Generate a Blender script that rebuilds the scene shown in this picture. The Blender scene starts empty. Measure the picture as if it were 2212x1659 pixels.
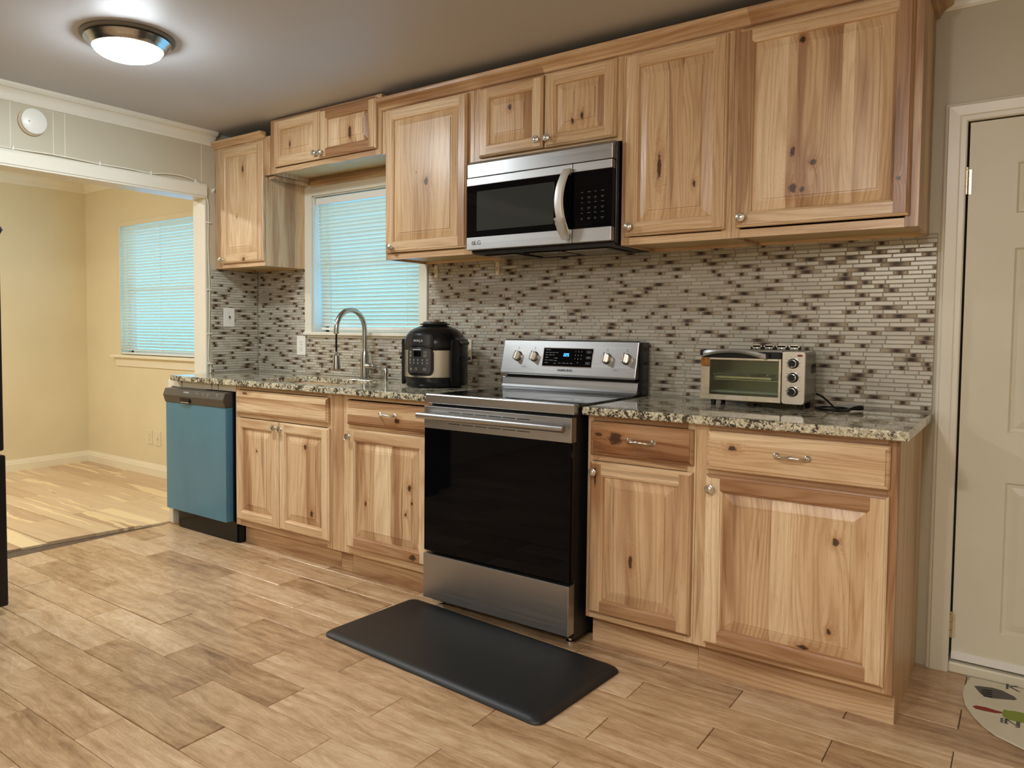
import bpy, bmesh, math, random
from mathutils import Vector, Matrix
R_ = math.radians
random.seed(7)
sc = bpy.context.scene
COL = sc.collection

# ------------------------------------------------------------------ camera
W, H = 2212, 1659
CAM_F, CAM_C = 1629.6, Vector((-0.3199, -3.1675, 1.2039))
PIT, YAW, ROL, PX, PY = 0.0458972, 0.6578182, 0.0062104, -138.59, -46.21
fwd = Vector((-math.sin(YAW)*math.cos(PIT), math.cos(YAW)*math.cos(PIT), -math.sin(PIT)))
r0 = Vector((math.cos(YAW), math.sin(YAW), 0)); u0 = r0.cross(fwd)
rr = r0*math.cos(ROL) + u0*math.sin(ROL); uu = -r0*math.sin(ROL) + u0*math.cos(ROL)
cd = bpy.data.cameras.new('camera'); cam = bpy.data.objects.new('camera', cd); COL.objects.link(cam)
m = Matrix.Identity(4)
for i in range(3):
    m[i][0] = rr[i]; m[i][1] = uu[i]; m[i][2] = -fwd[i]; m[i][3] = CAM_C[i]
cam.matrix_world = m
cd.sensor_width = 36; cd.sensor_fit = 'HORIZONTAL'; cd.lens = 36*CAM_F/W
cd.shift_x = -PX/W; cd.shift_y = PY/W; cd.clip_start = 0.05
sc.camera = cam

# ------------------------------------------------------------------ light + exposure
SKY_COL, SKY_STR = (0.14, 0.55, 1.0), 1.9
LAMP_STR = 85.0           # kitchen ceiling lamps
LAMP_COOL = (0.86, 0.95, 1.0)
FILL_WARM = (1.0, 0.96, 0.88)
sc.view_settings.view_transform = 'Standard'
sc.view_settings.look = 'None'
sc.view_settings.gamma = 1
sc.view_settings.exposure = 0.88
sc.view_settings.use_curve_mapping = False
wd = bpy.data.worlds.new('sky'); sc.world = wd; wd.use_nodes = True
bg = wd.node_tree.nodes['Background']; bg.inputs[0].default_value = (*SKY_COL, 1); bg.inputs[1].default_value = SKY_STR
sc.cycles.max_bounces = 9
sc.cycles.diffuse_bounces = 5
sc.cycles.glossy_bounces = 4
sc.cycles.transmission_bounces = 6
sc.cycles.sample_clamp_indirect = 6
sc.cycles.caustics_reflective = False
sc.cycles.caustics_refractive = False
sc.cycles.use_denoising = True

# ------------------------------------------------------------------ node helper
class NT:
    def __init__(s, name):
        s.mat = bpy.data.materials.new(name); s.mat.use_nodes = True
        s.t = s.mat.node_tree; s.b = s.t.nodes['Principled BSDF']
    def n(s, typ, props=None, **inp):
        nd = s.t.nodes.new(typ)
        for k, v in (props or {}).items(): setattr(nd, k, v)
        for k, v in inp.items():
            key = int(k[1:]) if k[0] == 'i' and k[1:].isdigit() else k.replace('_', ' ')
            s.set(nd.inputs[key], v)
        return nd
    def set(s, sock, v):
        if hasattr(v, 'is_output') or isinstance(v, bpy.types.NodeSocket): s.t.links.new(v, sock)
        elif isinstance(v, tuple) and len(v) == 3 and sock.type == 'RGBA': sock.default_value = (*v, 1)
        else: sock.default_value = v
    def m(s, op, a, b=None, c=None, clamp=False):
        nd = s.t.nodes.new('ShaderNodeMath'); nd.operation = op; nd.use_clamp = clamp
        s.set(nd.inputs[0], a)
        if b is not None: s.set(nd.inputs[1], b)
        if c is not None: s.set(nd.inputs[2], c)
        return nd.outputs[0]
    def vm(s, op, a, b=None):
        nd = s.t.nodes.new('ShaderNodeVectorMath'); nd.operation = op
        s.set(nd.inputs[0], a)
        if b is not None: s.set(nd.inputs[1], b)
        return nd.outputs[1] if op in ('LENGTH', 'DISTANCE', 'DOT_PRODUCT') else nd.outputs[0]
    def sep(s, v): nd = s.n('ShaderNodeSeparateXYZ', i0=v); return nd.outputs
    def comb(s, x, y, z): return s.n('ShaderNodeCombineXYZ', i0=x, i1=y, i2=z).outputs[0]
    def pos(s): return s.n('ShaderNodeNewGeometry').outputs['Position']
    def attr(s, name): return s.n('ShaderNodeAttribute', {'attribute_name': name}).outputs['Vector']
    def noise(s, v, scale, detail=3, rough=.5, dist=0.):
        return s.n('ShaderNodeTexNoise', Vector=v, Scale=scale, Detail=detail, Roughness=rough, Distortion=dist).outputs[0]
    def white(s, v): return s.n('ShaderNodeTexWhiteNoise', {'noise_dimensions': '3D'}, Vector=v).outputs[0]
    def mr(s, v, a, b, c=0., d=1., smooth=False):
        nd = s.n('ShaderNodeMapRange', {'interpolation_type': 'SMOOTHSTEP' if smooth else 'LINEAR'}, i0=v, i1=a, i2=b, i3=c, i4=d)
        return nd.outputs[0]
    def mix(s, f, a, b, mode='MIX'):
        nd = s.t.nodes.new('ShaderNodeMix'); nd.data_type = 'RGBA'; nd.blend_type = mode
        s.set(nd.inputs[0], f); s.set(nd.inputs[6], a); s.set(nd.inputs[7], b)
        return nd.outputs[2]
    def ramp(s, f, stops):
        nd = s.t.nodes.new('ShaderNodeValToRGB'); e = nd.color_ramp.elements
        while len(e) < len(stops): e.new(.5)
        for el, (p, c) in zip(e, stops): el.position = p; el.color = (*c, 1)
        s.set(nd.inputs[0], f); return nd.outputs[0]
    def bump(s, h, strength=.3, dist=.001):
        s.set(s.b.inputs['Normal'], s.n('ShaderNodeBump', Strength=strength, Distance=dist, Height=h).outputs[0])
    def p(s, **k):
        for a, v in k.items():
            key = {'col': 'Base Color', 'rough': 'Roughness', 'metal': 'Metallic', 'coat': 'Coat Weight', 'spec': 'Specular IOR Level', 'trans': 'Transmission Weight',
                   'ior': 'IOR', 'aniso': 'Anisotropic', 'ecol': 'Emission Color', 'estr': 'Emission Strength', 'coatr': 'Coat Roughness', 'alpha': 'Alpha'}[a]
            s.set(s.b.inputs[key], v)
        return s.mat

def sr(r, g, b):
    f = lambda c: (c/255/12.92) if c/255 <= .04045 else ((c/255+.055)/1.055)**2.4
    return (f(r), f(g), f(b))

def plain(name, col, rough=.5, metal=0., mott=.06, scale=6., bump=0., bscale=200., **k):
    t = NT(name); P = t.pos()
    nz = t.noise(P, scale, 3)
    c = t.mix(t.mr(nz, .3, .7), tuple(x*(1-mott) for x in col), tuple(min(1, x*(1+mott)) for x in col))
    t.p(col=c, rough=rough, metal=metal, **k)
    if bump: t.bump(t.noise(P, bscale, 2), bump, .001)
    return t.mat

# ------------------------------------------------------------------ materials
def hickory(name, knots, gloss=.32):
    t = NT(name)
    bd = t.sep(t.attr('bd')); tone, dr, seed = bd[0], bd[1], bd[2]
    P = t.sep(t.pos())
    hz = t.m('ADD', P[0], P[1])
    # knots given as (x, z, radius, stretch along the grain, y of the board face)
    dmin = None
    for (kx, kz, kr, st, horiz) in knots:
        sx, sz = (kr*st, kr) if horiz else (kr, kr*st)
        dx = t.m('DIVIDE', t.m('SUBTRACT', P[0], kx), sx); dz = t.m('DIVIDE', t.m('SUBTRACT', P[2], kz), sz)
        d = t.m('ADD', t.m('MULTIPLY', dx, dx), t.m('MULTIPLY', dz, dz))
        dmin = d if dmin is None else t.m('MINIMUM', dmin, d)
    dk = t.m('MULTIPLY', t.m('SQRT', dmin), t.mr(t.noise(t.pos(), 95., 3, .6), .3, .7, .72, 1.35))
    infl = t.m('POWER', 2.718, t.m('MULTIPLY', dk, -.42))
    al = t.m('ADD', t.m('MULTIPLY', P[2], t.m('SUBTRACT', 1., dr)), t.m('MULTIPLY', hz, dr))
    ac = t.m('ADD', t.m('MULTIPLY', hz, t.m('SUBTRACT', 1., dr)), t.m('MULTIPLY', P[2], dr))
    sd = t.m('MULTIPLY', seed, 53.7)
    wob = t.noise(t.comb(t.m('MULTIPLY', ac, 2.), t.m('MULTIPLY', al, .9), sd), 1.6, 1)
    ac2 = t.m('ADD', ac, t.m('MULTIPLY', t.m('SUBTRACT', wob, .5), .055))
    ac3 = t.m('ADD', ac2, t.m('MULTIPLY', infl, .020))
    # growth rings
    ringf = t.noise(t.comb(t.m('MULTIPLY', ac3, 11.), t.m('MULTIPLY', al, .9), sd), 1., 2, .4)
    ring = t.m('SINE', t.m('ADD', t.m('MULTIPLY', ringf, 62.), t.m('MULTIPLY', ac3, 260.)))
    ring = t.m('POWER', t.m('MULTIPLY_ADD', ring, .5, .5), 2.4)
    fib = t.noise(t.comb(t.m('MULTIPLY', ac3, 230.), t.m('MULTIPLY', al, 4.5), sd), 1., 4, .65)
    pore = t.mr(t.noise(t.comb(t.m('MULTIPLY', ac3, 480.), t.m('MULTIPLY', al, 22.), sd), 1., 2), .60, .72)
    patch = t.noise(t.comb(t.m('MULTIPLY', ac2, 9.), t.m('MULTIPLY', al, .8), sd), 1., 2, .45)
    heart = t.mr(t.m('ADD', patch, t.m('MULTIPLY', t.m('SUBTRACT', tone, .5), .62)), .53, .60, smooth=True)
    tonev = t.m('ADD', t.m('MULTIPLY', tone, .85), t.m('MULTIPLY', t.m('SUBTRACT', patch, .48), 1.3), clamp=True)
    base = t.ramp(tonev, [(0., sr(233, 209, 173)), (.36, sr(212, 181, 142)), (.72, sr(180, 145, 108)), (1., sr(146, 110, 78))])
    base = t.mix(t.m('MULTIPLY', heart, t.m('MULTIPLY_ADD', tone, .45, .25)), base, sr(156, 113, 77))
    base = t.mix(t.m('MULTIPLY', ring, t.m('ADD', t.m('MULTIPLY_ADD', tone, .35, .36), t.mr(tone, .78, 1.0, 0., .6))), base, (.70, .58, .46), 'MULTIPLY')
    base = t.mix(t.m('MULTIPLY', t.mr(fib, .40, .68), .62), base, (.76, .66, .56), 'MULTIPLY')
    base = t.mix(t.m('MULTIPLY', pore, .30), base, sr(140, 92, 54))
    strk = t.mr(t.noise(t.comb(t.m('MULTIPLY', ac3, 34.), t.m('MULTIPLY', al, 1.3), t.m('ADD', sd, 9.)), 1., 2, .5), t.m('SUBTRACT', t.m('MULTIPLY_ADD', tone, -.07, .68), t.mr(tone, .78, 1.0, 0., .09)), .72, smooth=True)
    base = t.mix(t.m('MULTIPLY', strk, t.m('MULTIPLY_ADD', tone, .75, .12)), base, sr(108, 66, 38))
    kdark = t.mr(t.m('ADD', dk, t.m('MULTIPLY', t.m('SUBTRACT', fib, .5), 1.2)), .75, 1.35, 1., 0., smooth=True)
    halo = t.mr(dk, 1., 4.2, 1., 0., smooth=True)
    base = t.mix(t.m('MULTIPLY', halo, .42), base, sr(160, 106, 62))
    base = t.mix(t.m('MULTIPLY', kdark, .92), base, sr(58, 34, 22))
    t.p(col=base, rough=t.mr(fib, .3, .8, gloss-.04, gloss+.12), spec=.42)
    t.bump(t.m('ADD', fib, t.m('MULTIPLY', ring, .4)), .10, .0006)
    return t.mat

KUP = [(-3.623,2.222,.006,2.6,0),(-3.155,2.217,.010,3.2,0),(-2.64,1.907,.011,1.5,0),(-2.166,2.176,.008,1.6,0),(-1.812,2.081,.008,1.8,0),(-1.857,2.066,.006,2,0),
       (-1.477,1.83,.007,6.,0),(-1.34,1.751,.005,2,0),(-.973,2.201,.009,1.2,0),(-.931,1.778,.010,1.1,1),(-.994,1.697,.011,1.6,0),(-.963,1.688,.008,1.,0),
       (-.676,1.694,.006,1.2,0),(-.996,1.823,.007,2.4,0),(-4.044,2.135,.008,2.6,0),(-4.105,1.86,.004,2,0),(-4.04,1.605,.010,1.3,1),(-2.70,1.955,.003,1.,0)]
KLO = [(-3.565,.541,.005,1.6,0),(-3.181,.602,.009,1.6,0),(-2.762,.379,.006,2.,0),(-2.494,.488,.009,1.5,0),(-2.515,.365,.006,1.3,0),(-3.135,.272,.009,1.6,0),
       (-2.567,.783,.011,1.3,1),(-1.506,.806,.022,1.1,1),(-1.442,.362,.007,3.2,0),(-1.09,.811,.008,1.5,1),(-.774,.555,.009,1.2,0),(-.786,.271,.006,1.5,0),
       (-2.473,.178,.013,1.5,1),(-1.573,.815,.006,2.5,1),(-.86,.20,.006,2.5,1),(-3.66,.845,.006,4,1),(-2.48,.42,.004,1.5,0),(-1.585,.655,.004,9.,0)]
M = {}
M['wood_up'] = hickory('hickory_wood_upper', KUP)
M['wood_lo'] = hickory('hickory_wood_lower', KLO)

def steel(name, col=(.62, .61, .59), rough=.26, horiz=True):
    t = NT(name); P = t.sep(t.pos())
    v = t.comb(t.m('MULTIPLY', P[0], 1.5 if horiz else 900.), t.m('MULTIPLY', P[1], 200.), t.m('MULTIPLY', P[2], 900. if horiz else 1.5))
    nz = t.noise(v, 1., 2)
    t.p(col=t.mix(nz, tuple(x*.95 for x in col), tuple(min(1, x*1.04) for x in col)), metal=1., rough=t.mr(nz, .3, .7, rough-.05, rough+.06), aniso=0.)
    t.bump(nz, .012, .0003)
    return t.mat
M['steel'] = steel('brushed_stainless_steel', (.46, .455, .45), .34)
M['steel_light'] = steel('microwave_steel_band', (.52, .515, .51), .42)
M['steel_v'] = steel('stainless_band_vertical_grain', (.60, .585, .56), .22, False)
M['nickel'] = plain('satin_nickel', (.66, .62, .56), .24, 1., .04)
M['brass'] = plain('aged_brass', (.62, .52, .34), .3, 1., .1, 40)
M['chrome'] = plain('bright_metal', (.8, .8, .8), .12, 1., .02)
M['faucet'] = plain('faucet_brushed_nickel', (.50, .51, .50), .20, 1., .03)
M['black'] = plain('black_plastic', (.006, .006, .007), .26, 0., .1, spec=.35)
M['black_matte'] = plain('matte_black_steel', (.010, .010, .010), .5, 0., .2)
M['black_glass'] = plain('black_oven_glass', (.002, .002, .003), .03, 0., 0., spec=.14)
M['cooktop'] = plain('ceramic_cooktop_glass', (.006, .006, .006), .04, 0., 0., spec=.8)
M['dw_console'] = plain('dishwasher_console_plastic', (.060, .050, .040), .34, 0., .06)
M['white_paint'] = plain('white_gloss_trim_paint', sr(226, 221, 205), .32, 0., .02, 3, .04, 60)
M['white_plastic'] = plain('white_plastic', sr(232, 230, 222), .35, 0., .02)
M['cream_plastic'] = plain('cream_plastic', sr(226, 214, 184), .4, 0., .03)
M['kitchen_wall'] = plain('kitchen_wall_beige_paint', sr(192, 184, 162), .42, 0., .04, 2.5, .08, 90)
M['header_wall'] = M['kitchen_wall']
M['dining_wall'] = plain('dining_wall_warm_beige_paint', sr(224, 212, 178), .5, 0., .03, 2.5, .06, 90)
M['ceiling'] = plain('ceiling_textured_paint', sr(192, 192, 194), .55, 0., .02, 2, .25, 120)
M['plaster_white'] = plain('dining_crown_paint', sr(236, 228, 204), .4, 0., .02)
M['door_paint'] = plain('cream_door_paint', sr(214, 208, 186), .42, 0., .03, 5, .08, 130)
M['grout'] = plain('floor_grout', sr(96, 78, 60), .8, 0., .2, 30)
M['tile_grout'] = plain('backsplash_grout', sr(166, 159, 143), .8, 0., .1, 60)
M['under_panel'] = plain('pale_plywood_underside', sr(205, 180, 130), .5, 0., .06, 12)
M['lamp_gap'] = plain('lamp_backing_metal', sr(120, 116, 108), .5, .6, .02)  # brown-grey metal of the lamp backing plates
M['mat'] = plain('black_foam_mat', (.010, .0105, .011), .45, 0., .08, 30, .25, 900)
M['blue_film'] = None
t = NT('blue_protective_film'); P = t.sep(t.pos())
n1 = t.noise(t.comb(t.m('MULTIPLY', P[0], 2.5), P[1], t.m('MULTIPLY', P[2], .8)), 1.6, 2)
t.p(col=t.mix(n1, sr(64, 114, 142), sr(94, 148, 172)), rough=.28, metal=.25, coat=.25, coatr=.15)
t.bump(t.noise(t.comb(t.m('MULTIPLY', P[0], 5.), P[1], t.m('MULTIPLY', P[2], 3.)), 3., 2), .12, .002)
M['blue_film'] = t.mat
t = NT('glass_pane'); fr_ = t.m('MULTIPLY_ADD', t.m('POWER', t.n('ShaderNodeLayerWeight', Blend=.5).outputs[1], 4.), .8, .04)
tp = t.n('ShaderNodeBsdfTransparent', Color=(.93, .98, .98)); gs = t.n('ShaderNodeBsdfGlossy', Roughness=.0); mx = t.n('ShaderNodeMixShader', i0=fr_)
t.t.links.new(tp.outputs[0], mx.inputs[1]); t.t.links.new(gs.outputs[0], mx.inputs[2]); t.t.links.new(mx.outputs[0], t.t.nodes['Material Output'].inputs[0]); M['glass'] = t.mat
t = NT('toaster_glass'); fr_ = t.m('MULTIPLY_ADD', t.m('POWER', t.n('ShaderNodeLayerWeight', Blend=.5).outputs[1], 4.), .8, .04)
tp = t.n('ShaderNodeBsdfTransparent', Color=(.86, .90, .80)); gs = t.n('ShaderNodeBsdfGlossy', Roughness=.02); mx = t.n('ShaderNodeMixShader', i0=fr_)
t.t.links.new(tp.outputs[0], mx.inputs[1]); t.t.links.new(gs.outputs[0], mx.inputs[2]); t.t.links.new(mx.outputs[0], t.t.nodes['Material Output'].inputs[0]); M['toast_glass'] = t.mat
# blind slats: thin plastic that lets daylight through
t = NT('blind_slat_plastic')
t.p(col=sr(236, 234, 216), rough=.45)
tr = t.n('ShaderNodeBsdfTranslucent', Color=sr(255, 238, 206)); mx = t.n('ShaderNodeMixShader', i0=.12)
t.t.links.new(t.b.outputs[0], mx.inputs[1]); t.t.links.new(tr.outputs[0], mx.inputs[2])
t.t.links.new(mx.outputs[0], t.t.nodes['Material Output'].inputs[0]); M['slat'] = t.mat
def emis(name, col, st):
    t = NT(name); t.p(col=(.02, .02, .02), ecol=col, estr=st); return t.mat
M['lamp_cool'] = emis('lit_lamp_diffuser_cool', LAMP_COOL, LAMP_STR)
M['fill_dining'] = emis('added_fill_diffuser_dining', FILL_WARM, 140.)  # glow of the added dining room fill lamp
M['lamp_rear'] = emis('lit_lamp_diffuser_neutral', (.97, .97, 1.), 240.)
M['fill_mid'] = emis('added_fill_diffuser_mid', (1., .97, .92), 88.)  # glow of the added fill lamp above the camera
M['display'] = emis('blue_led_digits', (.04, .28, 1.), 3.)
M['print_grey'] = plain('pale_grey_print', (.42, .42, .40), .5)
M['print_dark'] = plain('dark_print', (.03, .03, .03), .5)
M['print_white'] = plain('white_print', (.75, .75, .74), .5)
M['red_lens'] = plain('dark_red_lamp_lens', (.16, .012, .008), .15)
# granite
t = NT('speckled_granite'); P = t.pos()
a = t.noise(P, 62., 5, .65, .6); b = t.noise(P, 16., 3, .6, 1.2); v = t.n('ShaderNodeTexVoronoi', Vector=P, Scale=150.).outputs['Color']
vs = t.sep(v)[0]
c = t.ramp(a, [(.30, sr(120, 108, 88)), (.42, sr(156, 146, 120)), (.54, sr(206, 198, 168)), (.72, sr(190, 176, 140))])
c = t.mix(t.mr(vs, .55, .9), c, sr(222, 218, 200))
dk = t.mr(t.m('ADD', t.noise(P, 115., 3, .6, .9), t.m('MULTIPLY', t.m('SUBTRACT', b, .5), .9)), .515, .565, smooth=True)
c = t.mix(t.m('MULTIPLY', dk, .95), c, sr(38, 34, 28))
d2 = t.mr(vs, .86, .92); c = t.mix(t.m('MULTIPLY', d2, .45), c, sr(96, 72, 46))
t.p(col=c, rough=.06, spec=.6); M['granite'] = t.mat
# mosaic tiles: attribute tuv = (u, v, seed); ta = (kind, tone, 0)
def tile_mat(name, glass):
    t = NT(name); uv = t.sep(t.attr('tuv')); ta = t.sep(t.attr('ta')); P = t.sep(t.pos())
    if glass:
        c = t.mix(ta[1], sr(170, 164, 151), sr(192, 187, 174))
        t.p(col=c, rough=.12, spec=1., coat=.9, coatr=.05)
    else:
        du = t.m('ABSOLUTE', t.m('SUBTRACT', uv[0], t.m('MULTIPLY_ADD', ta[1], .2, .4)))
        gv = t.noise(t.comb(t.m('MULTIPLY', P[0], 60.), t.m('MULTIPLY', P[1], 60.), t.m('MULTIPLY', P[2], 700.)), 1., 4, .6)
        f = t.m('ADD', t.mr(du, 0., .42, 0., 1., True), t.m('MULTIPLY', t.m('SUBTRACT', gv, .5), .7))
        c = t.ramp(f, [(.0, sr(54, 38, 30)), (.4, sr(120, 98, 78)), (.95, sr(186, 172, 150))])
        t.p(col=c, rough=.22, metal=.45, spec=.6, coat=.3, coatr=.05)
        t.bump(gv, .9, .0025)
    return t.mat
M['tile_glass'] = tile_mat('mosaic_glass_tile', True)
M['tile_brown'] = tile_mat('mosaic_brown_metallic_tile', False)
# floor planks (porcelain wood look): face attribute bd = (tone, kind, seed)
def plank_mat(name, laminate):
    t = NT(name); bd = t.sep(t.attr('bd')); P = t.sep(t.pos()); sd = t.m('MULTIPLY', bd[2], 71.3)
    wob = t.noise(t.comb(t.m('MULTIPLY', P[0], 2.), t.m('MULTIPLY', P[1], 5.), sd), 1.5, 3)
    y2 = t.m('ADD', P[1], t.m('MULTIPLY', t.m('SUBTRACT', wob, .5), .10))
    g1 = t.noise(t.comb(t.m('MULTIPLY', P[0], 2.2), t.m('MULTIPLY', y2, 34.), sd), 1., 5, .62)
    g2 = t.noise(t.comb(t.m('MULTIPLY', P[0], 14.), t.m('MULTIPLY', y2, 240.), sd), 1., 4, .7)
    cl = t.noise(t.comb(t.m('MULTIPLY', P[0], 5.), t.m('MULTIPLY', P[1], 11.), sd), 1.7, 6, .7)
    ring = t.m('MULTIPLY_ADD', t.m('SINE', t.m('MULTIPLY', t.noise(t.comb(t.m('MULTIPLY', P[0], 1.8), t.m('MULTIPLY', y2, 9.), sd), 1., 2), 95.)), .5, .5)
    if laminate:
        c = t.ramp(t.m('ADD', t.m('MULTIPLY', g1, .6), t.m('MULTIPLY', bd[0], .35)), [(.2, sr(218, 194, 158)), (.5, sr(202, 172, 136)), (.8, sr(168, 134, 102))])
        sap = t.mr(t.noise(t.comb(t.m('MULTIPLY', P[0], .55), t.m('MULTIPLY', y2, 12.), sd), 1., 1, .3), .60, .62, smooth=True)
        c = t.mix(t.m('MULTIPLY', sap, .75), c, sr(240, 218, 170))
        kn = t.mr(t.noise(t.comb(t.m('MULTIPLY', P[0], 7.), t.m('MULTIPLY', P[1], 16.), sd), 1., 2), .70, .78)
        c = t.mix(t.m('MULTIPLY', kn, .6), c, sr(124, 88, 60))
        t.p(col=c, rough=.30, spec=.4)
    else:
        f = t.m('ADD', t.m('ADD', t.m('MULTIPLY', g1, .50), t.m('MULTIPLY', cl, .42)), t.m('MULTIPLY', t.m('SUBTRACT', bd[0], .5), .18))
        c = t.ramp(f, [(.28, sr(222, 194, 160)), (.42, sr(202, 169, 131)), (.55, sr(172, 137, 101)), (.68, sr(118, 88, 62))])
        c = t.mix(t.m('MULTIPLY', ring, .13), c, sr(118, 88, 60))
        c = t.mix(t.m('MULTIPLY', t.mr(g2, .42, .78), .42), c, sr(126, 98, 70))
        c = t.mix(t.mr(g2, .18, .36, .22, 0.), c, sr(222, 204, 176))
        t.p(col=c, rough=t.mr(g2, .3, .7, .16, .34), spec=.5)
    t.bump(t.m('ADD', g2, t.m('MULTIPLY', g1, .6)), .22 if not laminate else .05, .0014)
    return t.mat
M['plank'] = plank_mat('wood_look_porcelain_plank', False)
M['laminate'] = plank_mat('hickory_laminate_plank', True)
# rug
t = NT('cream_woven_rug'); P = t.pos(); w = t.noise(P, 420., 2); c = t.mix(t.noise(P, 9., 3), sr(202, 194, 170), sr(226, 220, 200))
t.p(col=c, rough=.9); t.bump(w, .5, .002); M['rug'] = t.mat

# ------------------------------------------------------------------ mesh builder
class MB:
    def __init__(s): s.v = []; s.f = []; s.mi = []; s.sm = []; s.bd = []; s.tuv = []; s.ta = []; s.cur = (.4, 0., .5); s.mat = 0; s.smooth = False
    def add(s, vs): i = len(s.v); s.v += [tuple(v) for v in vs]; return i
    def face(s, idx, bd=None, tuv=None, ta=(0, 0, 0)):
        s.f.append(tuple(idx)); s.mi.append(s.mat); s.sm.append(s.smooth); s.bd.append(bd or s.cur)
        s.tuv.append(tuv); s.ta.append(ta)
    def poly(s, pts, **k): i = s.add(pts); s.face(range(i, i+len(pts)), **k)
    def box(s, x0, x1, y0, y1, z0, z1):
        x0, x1 = min(x0, x1), max(x0, x1); y0, y1 = min(y0, y1), max(y0, y1); z0, z1 = min(z0, z1), max(z0, z1)
        i = s.add([(x0,y0,z0),(x1,y0,z0),(x1,y1,z0),(x0,y1,z0),(x0,y0,z1),(x1,y0,z1),(x1,y1,z1),(x0,y1,z1)])
        for q in ((0,3,2,1),(4,5,6,7),(0,1,5,4),(1,2,6,5),(2,3,7,6),(3,0,4,7)): s.face([i+a for a in q])
        return s
    def prism(s, prof, axis, a0, a1):   # prof: CCW list of 2D points in the plane normal to axis
        n = len(prof)
        def P(p, a): return {'x': (a, p[0], p[1]), 'y': (p[0], a, p[1]), 'z': (p[0], p[1], a)}[axis]
        i = s.add([P(p, a0) for p in prof] + [P(p, a1) for p in prof])
        for k in range(n):
            j = (k+1) % n; s.face([i+k, i+j, i+n+j, i+n+k])
        sm = s.smooth; s.smooth = False
        s.face([i+k for k in range(n)][::-1]); s.face([i+n+k for k in range(n)]); s.smooth = sm
        return s
    def lathe(s, prof, c, axis='z', seg=32, flip=False):
        c = Vector(c); sm = s.smooth; s.smooth = True; n = len(prof)
        sg = -1 if flip else 1; rings = []
        for (r, h) in prof:
            h *= sg
            if r < 1e-6:
                o = {'z': (0,0,h), 'y': (0,h,0), 'x': (h,0,0)}[axis]; rings.append([s.add([c+Vector(o)])]*seg); continue
            pts = []
            for k in range(seg):
                a = 2*math.pi*k/seg; x, y = r*math.cos(a), r*math.sin(a)
                pts.append(c+Vector({'z': (x,y,h), 'y': (x,h,y), 'x': (h,x,y)}[axis]))
            i = s.add(pts); rings.append(list(range(i, i+seg)))
        for a, b in zip(rings, rings[1:]):
            for k in range(seg):
                j = (k+1) % seg; q = [a[k], a[j], b[j], b[k]]
                q = [x for t_, x in enumerate(q) if x not in q[:t_]]
                if len(q) > 2: s.face(q)
        s.smooth = sm; return s
    def tube(s, path, r, seg=12, closed=False, caps=True):
        P = [Vector(p) for p in path]; n = len(P); sm = s.smooth; s.smooth = True
        rad = r if isinstance(r, (list, tuple)) else [r]*n
        up = None; rings = []
        for k in range(n):
            d = (P[(k+1) % n]-P[k-1]) if closed else (P[min(k+1, n-1)]-P[max(k-1, 0)])
            d.normalize()
            if up is None: up = Vector((0,0,1)) if abs(d.z) < .9 else Vector((1,0,0))
            up = (up-d*up.dot(d)).normalized(); sd = d.cross(up)
            rings.append(s.add([P[k]+(up*math.cos(2*math.pi*a/seg)+sd*math.sin(2*math.pi*a/seg))*rad[k] for a in range(seg)]))
        for k in range(n if closed else n-1):
            a, b = rings[k], rings[(k+1) % n]
            for q in range(seg):
                j = (q+1) % seg; s.face([a+q, a+j, b+j, b+q])
        if not closed and caps:
            s.face([rings[0]+q for q in range(seg)][::-1]); s.face([rings[-1]+q for q in range(seg)])
        s.smooth = sm; return s
    def build(s, name, mat, parent=None, bevel=0., seg=2, local=False, sharp=38, origin=None):
        me = bpy.data.meshes.new(name)
        if parent is not None: off = Vector((0,0,0)) if local else ROOT[parent.name]
        elif origin is not None: off = Vector(origin)
        else:
            xs, ys, zs = zip(*s.v); off = Vector(((min(xs)+max(xs))/2, (min(ys)+max(ys))/2, min(zs)))
        me.from_pydata([(v[0]-off.x, v[1]-off.y, v[2]-off.z) for v in s.v], [], s.f)
        me.polygons.foreach_set('material_index', s.mi); me.polygons.foreach_set('use_smooth', s.sm)
        a = me.attributes.new('bd', 'FLOAT_VECTOR', 'FACE'); a.data.foreach_set('vector', [c for b in s.bd for c in b])
        if any(t is not None for t in s.tuv):
            a = me.attributes.new('tuv', 'FLOAT_VECTOR', 'CORNER'); fl = []
            for f, tv in zip(s.f, s.tuv):
                for k in range(len(f)): fl += list(tv[k]) if tv else [0, 0, 0]
            a.data.foreach_set('vector', fl)
            a = me.attributes.new('ta', 'FLOAT_VECTOR', 'FACE'); a.data.foreach_set('vector', [c for b in s.ta for c in b])
        for mm in (mat if isinstance(mat, (list, tuple)) else [mat]): me.materials.append(M[mm] if isinstance(mm, str) else mm)
        bm = bmesh.new(); bm.from_mesh(me); bmesh.ops.recalc_face_normals(bm, faces=bm.faces); bm.to_mesh(me); bm.free()
        if any(s.sm): me.set_sharp_from_angle(angle=R_(sharp))
        me.update()
        o = bpy.data.objects.new(name, me); COL.objects.link(o)
        if parent is not None:
            o.parent = parent; ROOT[o.name] = ROOT[parent.name]
            if parent.type == 'MESH' and False: pass
        else: o.location = off; ROOT[o.name] = off.copy()
        if parent is not None and parent.type == 'MESH' and parent.parent is None: pass
        if bevel:
            b = o.modifiers.new('bevel', 'BEVEL'); b.width = bevel; b.segments = seg; b.limit_method = 'ANGLE'; b.angle_limit = R_(40); b.use_clamp_overlap = True
        return o
ROOT = {}
def thing(name, label, cat, loc, group=None, rotz=0.):
    o = bpy.data.objects.new(name, None); COL.objects.link(o); o.empty_display_size = .05
    o.location = loc; o.rotation_euler = (0, 0, rotz); ROOT[o.name] = Vector(loc); tag(o, label, cat, group); return o
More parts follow.
